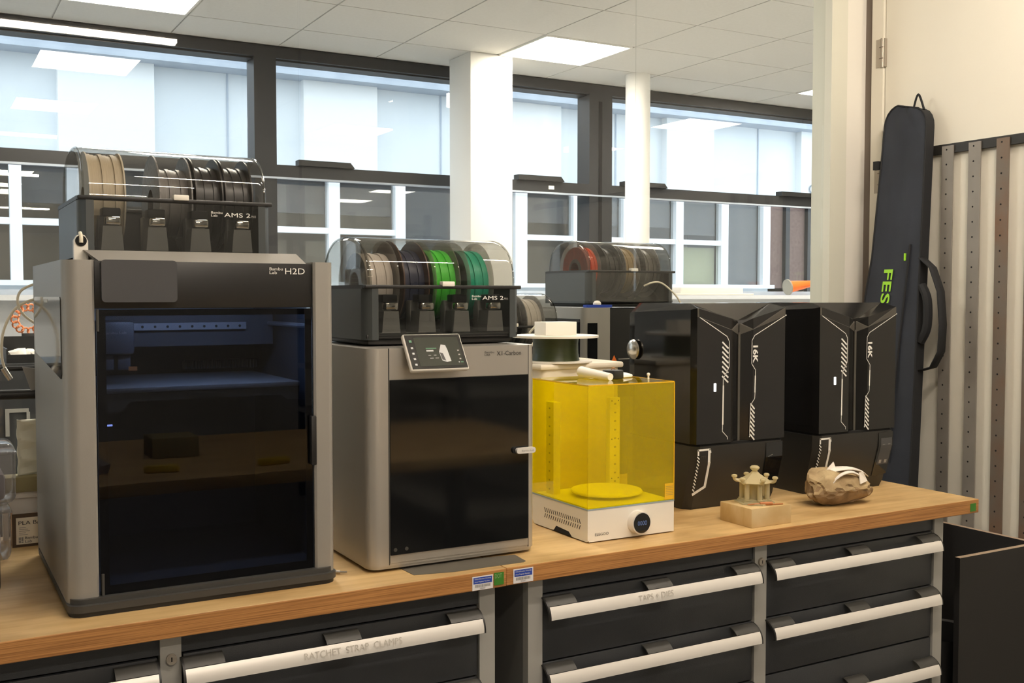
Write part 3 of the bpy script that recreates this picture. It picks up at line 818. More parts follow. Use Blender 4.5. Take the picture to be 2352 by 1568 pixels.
hd = obj('tool_head', M().box(.300, .366, 2.12, 2.22, 1.352, 1.416, b=.006).box(.306, .33, 2.13, 2.18, 1.322, 1.352, b=.003).box(.336, .36, 2.13, 2.18, 1.322, 1.352, b=.003), 'inner', P)
lettering('Bambu Lab', .0045, .042, (.309, 2.1195, 1.392), (1, 0, 0), (0, 0, 1), 'greyp', hd)
obj('head_tag', M().box(.354, .370, 2.119, 2.121, 1.321, 1.329), 'copper', hd)
g = M()
for i in range(24): g.box(.512 + i * .0068, .5165 + i * .0068, 2.36, 2.39, 1.303, 1.323, b=.0015, seg=1)
obj('cable_chain', g, 'dkgrey', P)
obj('chamber_glow', M().box(.34, .66, 2.012, 2.026, 1.486, 1.493), 'ledin', P)
obj('chamber_glow', M().box(.288, .310, 2.034, 2.037, 1.226, 1.229), 'glintblue', P)  # small glowing bar stands in for a blue reflection line
# tube clip on the top-left corner
cl = obj('tube_clip', M().prism([(.249, 1.5265), (.273, 1.5265), (.273, 1.564), (.268, 1.573), (.261, 1.576), (.254, 1.573), (.249, 1.564)], 'y', 2.03, 2.045), 'white', P)
obj('clip_bore', M().cyl((.261, 2.0295, 1.5635), (.261, 2.0285, 1.5635), .0098, n=24), 'dark', cl)
obj('tube_end', M().tube([(.261, 2.028, 1.560), (.261, 2.029, 1.571), (.261, 2.039, 1.578)], .0035, n=8), 'tube', cl)

feed_box(.271, 2.14, 1.5275, 'clear domed filament box on top of the large silver printer', [
    (.028, .096, 'beige', 'beigefl', .094, 'beige filament spool under the clear dome'),
    (.160, .226, 'gfil', 'gfl', .072, 'dark grey filament spool with ribbed grey flanges'),
    (.232, .288, 'bfil', 'bfl', .080, 'black filament spool second from the right under the clear dome'),
    (.292, .350, 'bfil', 'bfl', .082, 'black filament spool at the right end of the clear dome')], 'lid', d=.310, group='filament boxes')

# ================================================================== SMALLER GREY PRINTER
Q = thing('enclosed_printer', (.987, 2.18, ZT), 'smaller grey enclosed printer with a tablet screen and black glass door', 'printer')
obj('body', M().box(.789, 1.184, 1.980, 2.372, ZT + .012, 1.358, b=.026, seg=5, only='z'), 'silver2', Q)
obj('lower_rim', M().box(.792, 1.181, 1.983, 2.369, ZT + .006, ZT + .0115, b=.024, seg=5, only='z'), 'silver2', Q)
g = M()
for x in (.82, 1.15):
    for y in (2.02, 2.33): g.cyl((x, y, ZT), (x, y, ZT + .006), .012, n=16)
obj('feet', g, 'blackp', Q)
tp = obj('upper_panel', M().box(.8345, 1.1610, 1.9785, 1.981, 1.2945, 1.3575), 'silver2', Q)
obj('lower_panel', M().box(.8345, 1.1610, 1.9785, 1.981, ZT + .018, .9335), 'silver2', Q)
for xs_ in (.8325, 1.1613):
    obj('panel_seam', M().box(xs_, xs_ + .0017, 1.9792, 1.981, ZT + .014, 1.358), 'dkgrey', Q, smooth=0)
lettering('Bambu', .0042, .0225, (1.0535, 1.978, 1.3425), (1, 0, 0), (0, 0, 1), 'darkink', tp)
lettering('LAB', .0042, .013, (1.0535, 1.978, 1.337), (1, 0, 0), (0, 0, 1), 'darkink', tp)
lettering('X1-Carbon', .0095, .060, (1.083, 1.978, 1.337), (1, 0, 0), (0, 0, 1), 'darkink', tp)
dq = obj('door', M().box(.8350, 1.1605, 1.976, 1.981, .9345, 1.2935), 'blackgl', Q)
lt = obj('latch', M().box(1.124, 1.171, 1.962, 1.970, 1.1235, 1.136, b=.0055, seg=3, only='y'), 'alu', Q)
obj('latch_pivot', M().cyl((1.126, 1.972, 1.130), (1.126, 1.976, 1.130), .007, n=16).box(1.123, 1.163, 1.970, 1.976, 1.127, 1.133), 'blackp', lt)
lettering('Bambu Lab', .0035, .030, (1.136, 1.9615, 1.128), (1, 0, 0), (0, 0, 1), 'greyp', lt)
g = M().cyl((.845, 1.9755, .945), (.845, 1.976, .945), .004, n=12).cyl((.870, 1.9755, .945), (.870, 1.976, .945), .004, n=12)
obj('door_stop', g, 'dkgrey', dq, smooth=0)
# tilted touch screen
TL = RD(34)
rot = Matrix.Rotation(-TL, 3, 'X')
sc_c = Vector((.9275, 1.958, 1.3475))
def scr(u, v, dd):   # panel coordinates -> world
    return sc_c + rot @ Vector((u, -dd, v))
sg = M()
sg.box(sc_c.x - .0655, sc_c.x + .0655, sc_c.y - .006, sc_c.y + .006, sc_c.z - .0435, sc_c.z + .0435, b=.004, seg=3, rot=rot)
ts = obj('touch_screen', sg, 'white', Q)
def panel(u0, u1, v0, v1, dd, m, nm, par=ts):
    return obj(nm, M().add([scr(u0, v0, dd), scr(u1, v0, dd), scr(u1, v1, dd), scr(u0, v1, dd)], [[0, 1, 2, 3]]), m, par, smooth=0)
panel(-.0625, .0625, -.0405, .0405, .0062, 'blackgl', 'screen_glass')
panel(-.044, .056, -.034, .034, .0065, 'uiback', 'display')
panel(-.055, -.049, .022, .028, .0066, 'uig', 'icon')
for v in (.009, -.004, -.017, -.030): panel(-.0545, -.0495, v - .0022, v + .0022, .0066, 'uiw', 'icon')
panel(-.022, .002, .006, .0085, .0068, 'uig', 'menu_line'); panel(-.022, -.006, .000, .0035, .0068, 'uiw', 'menu_line')
for u in (-.02, -.008): panel(u, u + .006, -.0095, -.0085, .0068, 'uiw', 'menu_line')
for u in (-.018, -.006): panel(u, u + .008, -.0165, -.0155, .0068, 'uiw', 'menu_line')
obj('printer_picture', M().add([scr(.014, .000, .0068), scr(.026, .003, .0068), scr(.028, -.024, .0068), scr(.018, -.026, .0068), scr(.008, -.022, .0068), scr(.006, -.001, .0068), scr(.014, .016, .0068), scr(.024, .014, .0068)],
    [[0, 1, 2, 3], [3, 4, 5, 0], [5, 0, 1, 7, 6]]), 'uiw', ts, smooth=0)
obj('picture_door', M().add([scr(.007, -.003, .0069), scr(.0135, -.005, .0069), scr(.0165, -.023, .0069), scr(.0088, -.020, .0069)], [[0, 1, 2, 3]]), 'blackp', ts, smooth=0)
for v in (.001, -.009, -.019): panel(.048, .052, v - .0015, v + .0015, .0068, 'greyp', 'icon')
panel(.044, .0465, -.028, -.0255, .0068, 'uiw', 'icon'); panel(.049, .055, -.028, -.0255, .0068, 'uig', 'icon')
obj('screen_mount', M().box(.885, .985, 1.966, 1.99, 1.335, 1.372, b=.004), 'white', Q)
feed_box(.817, 2.06, 1.360, 'smoky domed filament box on top of the smaller grey printer', [
    (.030, .098, 'wfil', 'cfl', .070, 'white filament spool with clear flanges under the smoky dome'),
    (.108, .170, 'navy', 'brfl', .078, 'navy filament spool with brown flanges under the smoky dome'),
    (.184, .246, 'green', 'cfl', .080, 'bright green filament spool under the smoky dome'),
    (.268, .330, 'teal', 'cfl', .080, 'teal green filament spool under the smoky dome')], 'lid2', d=.300, group='filament boxes')
# bare build plate slid under it
pl = tag(obj('build_plate', M().prism([(.862, 2.02), (.866, 1.932), (.945, 1.9145), (1.112, 1.9125), (1.120, 1.918), (1.126, 1.975)], 'z', ZT, ZT + .0012), 'plate'), 'thin dark grey build plate lying under the smaller printer', 'plate')
tag(obj('screw', M().cyl((.732, 2.02, ZT + .004), (.740, 2.015, ZT + .004), .004, n=12).cyl((.740, 2.015, ZT + .004), (.752, 2.0085, ZT + .004), .002, n=10), 'metal'), 'small steel screw lying beside the large printer', 'screw')
# ================================================================== WASH AND CURE STATION
W = thing('curing_station', (1.445, 2.108, ZT), 'white curing station with a clear yellow cover', 'curing station')
x0, x1, y0, y1 = 1.322, 1.569, 1.984, 2.231
zb = .975
# base: shell with a notch in the lower left side
base = M()
ol = [(y1 - .010, ZT + .003), (y1, ZT + .012), (y1, zb), (y0, zb), (y0, ZT + .006), (y0 + .004, ZT + .003), (2.053, ZT + .003), (2.066, ZT + .0125), (2.118, ZT + .0155), (2.130, ZT + .005), (2.135, ZT + .003)]
base.prism(ol, 'x', x0, x0 + .004)
base.box(x0 + .004, x1, y0, y1, ZT + .003, zb, b=.0)
obj('base', base, 'white', W, smooth=0)
g = M().prism([(2.050, ZT + .0032), (2.064, ZT + .013), (2.119, ZT + .016), (2.131, ZT + .0032)], 'x', x0 - .0004, x0 + .0045)
obj('side_notch', g, 'dark', W, smooth=0)
g = M()
for x in (1.345, 1.545):
    for y in (2.01, 2.205): g.cyl((x, y, ZT), (x, y, ZT + .004), .010, n=14)
obj('feet', g, 'blackp', W)
g = M()
for i in range(17):
    yy = 2.174 - i * .0096
    g.prism([(yy, .951), (yy - .0022, .951), (yy - .0072, .9405), (yy - .005, .9405)], 'x', x0 - .0005, x0)
    g.prism([(yy - .005, .937), (yy - .0072, .937), (yy - .0025, .927), (yy - .0003, .927)], 'x', x0 - .0005, x0)
v = obj('vent_slots', g, 'darkink', W, smooth=0); v['kind'] = 'stuff'
obj('gasket', M().box(x0 - .0005, x1 + .0005, y0 - .0005, y1 + .0005, zb, zb + .0035), 'gasket', W)
lettering('ELEGOO', .0062, .0375, (1.342, y0 - .0003, .9155), (1, 0, 0), (0, 0, 1), 'darkink', W)
kn = obj('dial', M().cyl((1.460, y0, .937), (1.460, y0 - .020, .937), .0275, .0262, n=40), 'alu', W)
obj('dial_face', M().cyl((1.460, y0 - .020, .937), (1.460, y0 - .0212, .937), .0235, n=40), 'blackgl', kn)
lettering('0000', .0105, .026, (1.447, y0 - .0214, .932), (1, 0, 0), (0, 0, 1), 'digit', kn)
# cover
z0c, z1c, th = zb + .0037, 1.262, .003
for nm, q in (('cover_front', (x0, x1, y0, y0 + th, z0c, z1c - th)), ('cover_back', (x0, x1, y1 - th, y1, z0c, z1c - th)),
              ('cover_side', (x0, x0 + th, y0 + th, y1 - th, z0c, z1c - th)), ('cover_side', (x1 - th, x1, y0 + th, y1 - th, z0c, z1c - th)), ('cover_top', (x0, x1, y0, y1, z1c - th, z1c))):
    obj(nm, M().box(*q), 'acryl', W, smooth=0)
g = M()
for (a, b) in (((x0, y0), (x1, y0)), ((x0, y0), (x0, y1)), ((x1, y0), (x1, y1))):
    g.box(min(a[0], b[0]) - .0006, max(a[0], b[0]) + .0006, min(a[1], b[1]) - .0006, max(a[1], b[1]) + .0006, z1c - .0025, z1c + .0003)
g.box(x1 - .0012, x1 + .0006, y0 - .0006, y0 + .0012, z0c, z1c)
obj('cover_edge', g, 'acedge', W, smooth=0)
def led_column(a, b, c, d, nm, facing):
    o = obj(nm, M().box(a, b, c, d, zb + .0037, 1.206, b=.002), 'cream', W)
    g = M(); z = .99
    while z < 1.19:
        if facing == 'y': g.box((a + b) / 2 - .003, (a + b) / 2 + .003, c - .0005, c, z, z + .004)
        else: g.box(a - .0005, a, (c + d) / 2 - .003, (c + d) / 2 + .003, z, z + .004)
        z += .022
    obj('led_chips', g, 'greyp', o, smooth=0)
    g = M()
    if facing == 'y':
        for zz in (1.0, 1.10, 1.198):
            for xx in (a + .006, b - .006): g.cyl((xx, c - .0005, zz), (xx, c, zz), .0018, n=8)
        obj('screws', g, 'darkink', o, smooth=0)
led_column(1.530, 1.562, 2.196, 2.214, 'led_column', 'y')
led_column(1.345, 1.366, 2.170, 2.205, 'led_column', 'x')
obj('turntable', M().lathe([(.020, 0), (.020, .008), (.086, .008), (.088, .011), (.086, .014), (.02, .014)], (1.462, 2.112, zb + .0037), 48), 'white', W)
obj('well_floor', M().box(x0 + .006, x1 - .006, y0 + .006, y1 - .006, zb + .0035, zb + .0046), 'white', W)
lb = obj('label', M().box(1.541, 1.5685, y0 - .0006, y0 - .0001, .9805, 1.019), 'acedge', W)
g = M()
for i in range(6): g.box(1.544, 1.566, y0 - .0009, y0 - .0006, 1.011 - .004 * i, 1.0118 - .004 * i)
obj('label_lines', g, 'olivecarton', lb, smooth=0)
# things on the cover
tag(obj('white_tube', M().cyl((1.438, 2.190, 1.2765), (1.447, 2.075, 1.2705), .0135, .0085, n=20), 'paper'), 'white plastic tube lying on the yellow cover', 'tube')
bb = tag(obj('black_block', M().box(1.464, 1.500, 2.095, 2.135, 1.262, 1.284, b=.003, rot=Matrix.Rotation(RD(12), 3, 'Z')), 'blackp'), 'small black block standing on the yellow cover', 'block')
obj('wire_loop', M().tube([(1.478, 2.115, 1.283), (1.480, 2.115, 1.288), (1.486, 2.115, 1.288), (1.489, 2.115, 1.283)], .001, n=6), 'copper', bb)
wd = tag(obj('shallow_dish', M().lathe([(.040, 0), (.043, .002), (.042, .006), (.028, .010), (.0, .011)], (1.525, 2.165, 1.262), 36), 'paper'), 'shallow white dish lying on the yellow cover', 'dish')
tag(obj('white_peg', M().lathe([(.0025, 0), (.0022, .008), (.004, .009), (.004, .013), (.002, .015)], (1.556, 2.07, 1.262), 14), 'paper'), 'tiny white peg standing on the yellow cover', 'peg')
# clear tub with a spool on it
tb = thing('storage_tub', (1.57, 2.52, ZT), 'tall cream plastic tub behind the curing station', 'tub')
obj('tub_body', M().box(1.435, 1.690, 2.375, 2.640, ZT, 1.268, b=.020, seg=3, only='z'), 'cream', tb)
obj('tub_lid', M().box(1.428, 1.697, 2.368, 2.647, 1.268, 1.284, b=.006), 'cream', tb)
hs = thing('filament_spool', (1.525, 2.45, 1.285), 'dark olive filament spool lying flat with a white hub', 'spool')
c = Vector((1.525, 2.45, 0))
obj('flange', M().ring(c + Vector((0, 0, 1.2845)), c + Vector((0, 0, 1.2885)), .030, .100, 48), 'white', hs)
obj('filament', M().lathe([(.066, 0), (.064, .010), (.0625, .02), (.062, .045), (.0635, .063)], c + Vector((0, 0, 1.2885)), 48), 'olive', hs)
obj('flange', M().ring(c + Vector((0, 0, 1.3515)), c + Vector((0, 0, 1.3575)), .030, .118, 48), 'white', hs)
obj('hub_cap', M().box(1.4755, 1.5745, 2.42, 2.48, 1.3575, 1.394, b=.001).lathe([(.055, 0), (.055, .002)], c + Vector((0, 0, 1.3573)), 32), 'white', hs)

# ================================================================== TWO DARK RESIN PRINTERS
def resin_printer(X, label, screen_on, knob):
    t = thing('resin_printer', (X + .163, 2.29, ZT), label, 'resin printer', 'dark resin printers')
    wd_, yF, yB, zw, zt = .318, 2.130, 2.445, 1.078, 1.445
    xa, xb, xm = X, X + wd_, X + wd_ / 2
    # ---- base: tapers back towards the bottom at the front, chamfered corners
    def loop(x0, x1, yf, yb, z, c=.018, v=0.0):
        m = (x0 + x1) / 2
        return [Vector(p) for p in ((x0, yf + c, z), (x0 + c, yf, z), (m, yf + v, z), (x1 - c, yf, z), (x1, yf + c, z), (x1, yb - c, z), (x1 - c, yb, z), (x0 + c, yb, z), (x0, yb - c, z))]
    def loft(loops, mats=None):
        g = M(); n = len(loops[0]); g.v = []
        vs = [tuple(p) for l in loops for p in l]
        fs = [[i * n + j, i * n + (j + 1) % n, (i + 1) * n + (j + 1) % n, (i + 1) * n + j] for i in range(len(loops) - 1) for j in range(n)]
        fs += [list(range(n))[::-1], [(len(loops) - 1) * n + j for j in range(n)]]
        g.add(vs, fs); return g
    b = obj('base', loft([loop(xa + .004, xb - .004, yF + .040, yB - .01, ZT), loop(xa + .001, xb - .001, yF + .030, yB, ZT + .022), loop(xa, xb, yF + .002, yB, zw - .050), loop(xa, xb, yF, yB, zw - .006)]), 'satbase', t, smooth=20)
    obj('waist_seam', loft([loop(xa + .003, xb - .003, yF + .004, yB - .003, zw - .006), loop(xa + .003, xb - .003, yF + .004, yB - .003, zw)]), 'dark', t, smooth=0)
    # ---- cover: shallow valley down the middle of the front, V-shaped bevel at the top
    vy = .016
    A = [(xa, yF + .020), (xa + .006, yF), (xm - .038, yF), (xm, yF + vy), (xm + .038, yF), (xb - .006, yF), (xb, yF + .020), (xb, yB - .05), (xb - .02, yB), (xa + .02, yB), (xa, yB - .05)]
    g = M()
    n = len(A)
    zv = 1.387
    ztop = [zt - .016, zt - .012, zv + .018, zv, zv + .018, zt - .012, zt - .016, zt - .025, zt - .03, zt - .03, zt - .025]
    vs = [(x, y, zw) for x, y in A] + [(x, y, z) for (x, y), z in zip(A, ztop)]
    fs = [[j, (j + 1) % n, n + (j + 1) % n, n + j] for j in range(n)] + [list(range(n))[::-1]]
    # top: inner loop
    T = [(xa + .020, yF + .060), (xa + .020, yF + .046), (xb - .020, yF + .046), (xb - .020, yF + .060), (xb - .020, yB - .06), (xb - .04, yB - .02), (xa + .04, yB - .02), (xa + .020, yB - .06)]
    k = len(vs); vs += [(x, y, zt) for x, y in T]
    fs += [[n + 0, n + 1, k + 1, k + 0], [n + 5, n + 6, k + 3, k + 2], [n + 6, n + 7, k + 4, k + 3], [n + 7, n + 8, k + 5, k + 4], [n + 8, n + 9, k + 6, k + 5], [n + 9, n + 10, k + 7, k + 6], [n + 10, n + 0, k + 0, k + 7],
           [k + i for i in range(8)]]
    # V bevel: from front edges up to the top edge
    vm = len(vs); vs += [(xm, yF + .020, zv + .012)]
    fs += [[n + 1, n + 2, n + 3, vm, k + 1], [n + 3, n + 4, n + 5, k + 2, vm], [k + 1, vm, k + 2]]
    g.add(vs, fs)
    cv = obj('cover', g, 'sat', t, smooth=0)
    # lighter V bands
    vb = M()
    for s in (-1, 1):
        e = xm + s * (wd_ / 2 - .006)
        vb.add([(e, yF - .0005, zt - .012), (xm + s * .002, yF + vy - .002, zv + .004), (xm + s * .002, yF + vy - .002, zv - .026), (xm + s * .038, yF - .0006, zv - .012), (e, yF - .0006, zt - .034)], [[0, 1, 2, 3, 4] if s < 0 else [4, 3, 2, 1, 0]])
    obj('v_band', vb, 'satbev', cv, smooth=0)
    obj('valley_rib', M().box(xm - .003, xm + .004, yF + vy - .004, yF + vy + .002, zw, zv - .02), 'satbev', cv)
    pf = lambda u, v, d: Vector((X + u, yF - .0005 - d, v))
    g = M()
    polyline(g, [(.014, 1.409), (.106, 1.358), (.1135, 1.345), (.1135, 1.277), (.094, 1.246)], .0018, pf, 0)
    polyline(g, [(.094, 1.246), (.094, 1.228)], .0018, pf, 0); polyline(g, [(.0945, 1.228), (.0935, 1.127)], .0045, pf, .0001)
    polyline(g, [(.093, 1.127), (.0925, 1.108), (.110, 1.092), (.110, 1.086)], .0018, pf, 0)
    for i in range(8):
        za = 1.343 - i * .0128
        polyline(g, [(.091, za), (.110, za - .016)], .0044, pf, 0)
    obj('left_graphics', g, 'whitep', cv, smooth=0)
    g = M()
    # right-hand graphics
    polyline(g, [(.314, 1.412), (.202, 1.359), (.193, 1.346), (.192, 1.284), (.206, 1.266), (.2055, 1.250)], .0018, pf, 0)
    polyline(g, [(.2055, 1.250), (.2045, 1.207)], .004, pf, .0001)
    polyline(g, [(.205, 1.207), (.204, 1.190), (.189, 1.172), (.187, 1.088)], .0018, pf, 0)
    for i in range(8):
        za = 1.176 - i * .0118
        polyline(g, [(.190, za), (.203, za - .014)], .0042, pf, 0)
    for u, v in ((.314, 1.412), (.187, 1.088)):
        g.add([pf(u - .0022, v, .0001), pf(u, v - .0022, .0001), pf(u + .0022, v, .0001), pf(u, v + .0022, .0001)], [[0, 1, 2, 3]])
    obj('right_graphics', g, 'whitep', cv, smooth=0)
    lettering('16K', .018, .047, (X + .196, yF - .0006, 1.332), (0, 0, -1), (1, 0, 0), 'whitep', cv, bold=.035)
    obj('status_light', M().box(X + .0625, X + .0695, yF - .0015, yF, 1.214, 1.236, b=.0012), 'led', cv)
    # label on the base
    sl_ = lambda v: yF + .002 + (zw - .050 - v) * (.028 / .106) if v < zw - .05 else yF + .001
    pb = lambda u, v, d: Vector((X + u, sl_(v) - .0008 - d, v))
    g = M()
    polyline(g, [(.013, 1.050), (.013, 1.063), (.052, 1.063), (.0535, 1.055)], .005, pb, 0)
    polyline(g, [(.050, 1.062), (.050, 1.028), (.050, .962), (.014, .944)], .008, pb, 0)
    for i in range(11): polyline(g, [(.010, 1.046 - i * .0088), (.016, 1.040 - i * .0088)], .003, pb, 0)
    obj('label_graphics', g, 'greyp' if False else 'whitep', b, smooth=0)
    lettering('ELEGOO', .016, .078, (X + .022, yF + .0005, 1.048), (0, .26, -1), (1, 0, 0), 'dkgrey', b, depth=.0012)
    so = obj('touch_screen', M().add([pb(.247, 1.066, .0008), pb(.306, 1.069, .0008), pb(.306, 1.028, .0008), pb(.306, .940, .0008), pb(.247, .935, .0008), pb(.247, 1.028, .0008)], [[0, 1, 2, 5], [5, 2, 3, 4]]), 'blackgl', b, smooth=0)
    if screen_on:
        g = M().add([pb(.256, 1.05, .0012), pb(.302, 1.05, .0012), pb(.302, 1.028, .0012), pb(.256, 1.028, .0012), pb(.302, .97, .0012), pb(.256, .97, .0012)], [[0, 1, 2, 3], [3, 2, 4, 5]])
        obj('display', g, 'screenb', so, smooth=0)
        for i in range(3):
            for j in range(2):
                u, v = .263 + j * .022, 1.032 - i * .024
                obj('icon', M().add([pb(u, v, .0016), pb(u + .010, v, .0016), pb(u + .010, v - .010, .0016), pb(u, v - .010, .0016)], [[0, 1, 2, 3]]), 'greyp', so, smooth=0)
    else:
        obj('picture', M().add([pb(.255, 1.03, .0012), pb(.270, 1.035, .0012), pb(.292, 1.012, .0012), pb(.290, 1.0, .0012), pb(.255, 1.0, .0012)], [[0, 1, 2, 3, 4]]), 'greyp', so, smooth=0)
    if knob:
        ko = M(); cx_, cy_, cz_ = xa - .001, 2.391, 1.315
        ko.lathe([(.0, 0), (.010, .001), (.020, .004), (.027, .004), (.028, .007), (.024, .011), (.012, .014), (.0, .015)], (0, 0, 0), 28)
        ko.v = [(cx_ - z, cy_ + x, cz_ + y) for x, y, z in ko.v]
        obj('side_knob', ko, 'metal', cv)
    return t
resin_printer(1.751, 'dark resin printer with a round side knob beside the curing station', False, True)
resin_printer(2.188, 'dark resin printer at the right end beside the navy bag', True, False)

# ================================================================== MODEL TEMPLE ON A TIMBER BLOCK, ROCK
blk = tag(obj('timber_block', M().box(1.757, 1.887, 1.920, 2.036, ZT, ZT + .047, b=.0015), 'block'), 'square pale timber block near the front edge', 'block')
tm = thing('model_temple', (1.822, 1.982, ZT + .047), 'cream translucent model pavilion standing on the timber block', 'model')
tc = Vector((1.822, 1.982, ZT + .047))
hexp = lambda r, z, a0=0: [tc + Vector((r * cos(pi / 3 * i + a0), r * sin(pi / 3 * i + a0), z)) for i in range(6)]
def hexsolid(levels, a0=0):
    g = M(); vs = [p for r, z in levels for p in hexp(r, z, a0)]
    fs = [[i * 6 + j, i * 6 + (j + 1) % 6, (i + 1) * 6 + (j + 1) % 6, (i + 1) * 6 + j] for i in range(len(levels) - 1) for j in range(6)]
    fs += [list(range(6))[::-1], [(len(levels) - 1) * 6 + j for j in range(6)]]
    return g.add(vs, fs)
obj('plinth', hexsolid([(.050, 0), (.050, .004), (.043, .004), (.043, .008), (.037, .008), (.037, .012)], .2), 'resin', tm, smooth=0)
for i in range(6):
    a = pi / 3 * i + .2
    p = tc + Vector((.031 * cos(a), .031 * sin(a), 0))
    obj('column', M().cyl(p + Vector((0, 0, .011)), p + Vector((0, 0, .054)), .0065, n=12).lathe([(.009, .0), (.009, .003)], p + Vector((0, 0, .009)), 12), 'resin', tm)
obj('inner_core', M().cyl(tc + Vector((0, 0, .012)), tc + Vector((0, 0, .052)), .014, n=16), 'resin', tm)
rf = obj('roof', hexsolid([(.036, .050), (.046, .053), (.040, .056), (.024, .066), (.012, .074), (.008, .078)], .2), 'resin', tm, smooth=0)
for i in range(6):
    a = pi / 3 * i + .2
    dv = Vector((cos(a), sin(a), 0))
    obj('corner_finial', M().tube([tc + dv * .030 + Vector((0, 0, .054)), tc + dv * .046 + Vector((0, 0, .055)), tc + dv * .051 + Vector((0, 0, .062))], .0045, n=8)
        .lathe([(.003, 0), (.0075, .004), (.007, .008), (.003, .010)], tc + dv * .050 + Vector((0, 0, .059)), 12), 'resin', rf)
obj('top_finial', M().lathe([(.008, 0), (.006, .004), (.012, .010), (.0125, .013), (.008, .017), (.002, .018)], tc + Vector((0, 0, .076)), 16), 'resin', rf)
tag(obj('copper_rod', M().cyl((1.778, 1.958, ZT + .0505), (1.806, 1.9455, ZT + .0505), .0012, .002, n=10).cyl((1.806, 1.9455, ZT + .0515), (1.836, 1.933, ZT + .0515), .0045, n=12).cyl((1.836, 1.933, ZT + .0495), (1.866, 1.928, ZT + .0485), .0015, n=8), 'copper'), 'small copper rod lying in front of the model pavilion', 'rod')
rk = thing('rock', (2.18, 2.03, ZT), 'rough brown rock with white fossil print on top', 'rock')
bm = bmesh.new(); bmesh.ops.create_icosphere(bm, subdivisions=4, radius=1)
from mathutils import noise
for v in bm.verts:
    p = v.co.normalized()
    k = (abs(p.x) ** 3.2 + abs(p.y) ** 3.2 + abs(p.z) ** 3.2) ** (-1 / 3.2)
    fac = noise.voronoi(p * 1.5 + Vector((2, 5, 1)))[0]
    d = k * (.94 + .13 * noise.noise(p * 1.5 + Vector((3, 1, 7))) - .06 * (fac[1] - fac[0] < .12) * (.12 - fac[1] + fac[0]) / .12 + .11 * noise.noise(p * 2.6) + .05 * noise.noise(p * 6) + .022 * noise.noise(p * 15))
    q = Vector((p.x * .102, p.y * .052, p.z * .044)) * d
    q.z += -.10 * q.x * (q.z > 0) + .20 * q.y * (q.z > 0) - .05 * abs(q.x) * (q.z < 0)   # top slopes to the front
    if q.y < -.02 and q.z < 0: q.y += .28 * -q.z                                          # undercut
    v.co = q
zmin = min(v.co.z for v in bm.verts)
c = Vector((2.175, 2.035, ZT - zmin)); rotz = Matrix.Rotation(RD(-6), 3, 'Z')
for v in bm.verts: v.co = rotz @ v.co + c
rg = M().frombm(bm)
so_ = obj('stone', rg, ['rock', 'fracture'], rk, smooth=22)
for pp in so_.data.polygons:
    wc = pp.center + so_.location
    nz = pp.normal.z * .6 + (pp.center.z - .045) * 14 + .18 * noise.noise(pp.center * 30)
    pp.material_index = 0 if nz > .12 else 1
ztp = ZT - zmin + .036
def arch(p0, p1, h, w, n=10, curl=0):
    p0, p1 = Vector(p0), Vector(p1); sdir = (p1 - p0).cross(Vector((0, 0, 1))).normalized(); rows_ = []
    for i in range(n + 1):
        t = i / n; q = p0.lerp(p1, t) + Vector((0, 0, h * sin(pi * t) ** .7)) + sdir * curl * sin(pi * t); ww = w * (.25 + .75 * sin(pi * min(max(t, .04), .96)))
        rows_.append([q - sdir * ww / 2, q + Vector((0, 0, .004)), q + sdir * ww / 2])
    return M().grid(rows_)
fs_ = obj('white_shell', arch((2.110, 2.055, ztp - .012), (2.275, 2.03, ztp - .014), .026, .050), 'paper', rk, smooth=60, solid=.003)
obj('white_shell', arch((2.115, 2.005, ztp - .022), (2.225, 1.995, ztp - .020), .030, .018), 'paper', rk, smooth=60, solid=.003)
obj('white_claw', M().add([(2.140, 2.05, ztp + .010), (2.172, 2.045, ztp + .008), (2.166, 2.05, ztp + .030)], [[0, 1, 2]]), 'paper', rk, smooth=0, solid=.003)
obj('white_claw', M().add([(2.205, 1.992, ztp + .006), (2.216, 1.99, ztp + .008), (2.232, 1.988, ztp - .018), (2.202, 1.985, ztp - .024)], [[0, 1, 2, 3]]), 'paper', rk, smooth=0, solid=.003)
# ================================================================== LEFT END OF THE BENCH
cb = thing('open_carton', (.21, 2.64, ZT), 'opened brown carton with a white label behind the large printer', 'carton')
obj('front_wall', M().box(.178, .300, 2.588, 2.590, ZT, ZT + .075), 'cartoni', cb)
obj('side_wall', M().box(.178, .180, 2.590, 2.70, ZT, ZT + .075).box(.298, .300, 2.590, 2.70, ZT, ZT + .075), 'carton', cb)
obj('back_wall', M().box(.178, .300, 2.70, 2.702, ZT, ZT + .095), 'carton', cb)
obj('floor_flap', M().box(.18, .298, 2.59, 2.70, ZT, ZT + .002), 'carton', cb)
lb = obj('label', M().box(.186, .296, 2.5872, 2.588, ZT + .006, ZT + .066), 'cream', cb)
lettering('PLA Basic', .0085, .060, (.191, 2.5868, ZT + .050), (1, 0, 0), (0, 0, 1), 'darkink', lb)
lettering('Bambu', .006, .026, (.204, 2.5868, ZT + .017), (1, 0, 0), (0, 0, 1), 'darkink', lb)
lettering('Lab', .006, .014, (.204, 2.5868, ZT + .009), (1, 0, 0), (0, 0, 1), 'darkink', lb)
g = M()
for i in range(5): g.box(.192, .206 + .004 * (i % 3), 2.5868, 2.5872, ZT + .043 - .004 * i, ZT + .0442 - .004 * i)
g.box(.191, .1955, 2.5868, 2.5872, ZT + .016, ZT + .022).box(.1965, .2005, 2.5868, 2.5872, ZT + .013, ZT + .022).box(.191, .1955, 2.5868, 2.5872, ZT + .009, ZT + .015).box(.1965, .2005, 2.5868, 2.5872, ZT + .009, ZT + .012)
obj('small_print', g, 'greyp', lb, smooth=0)
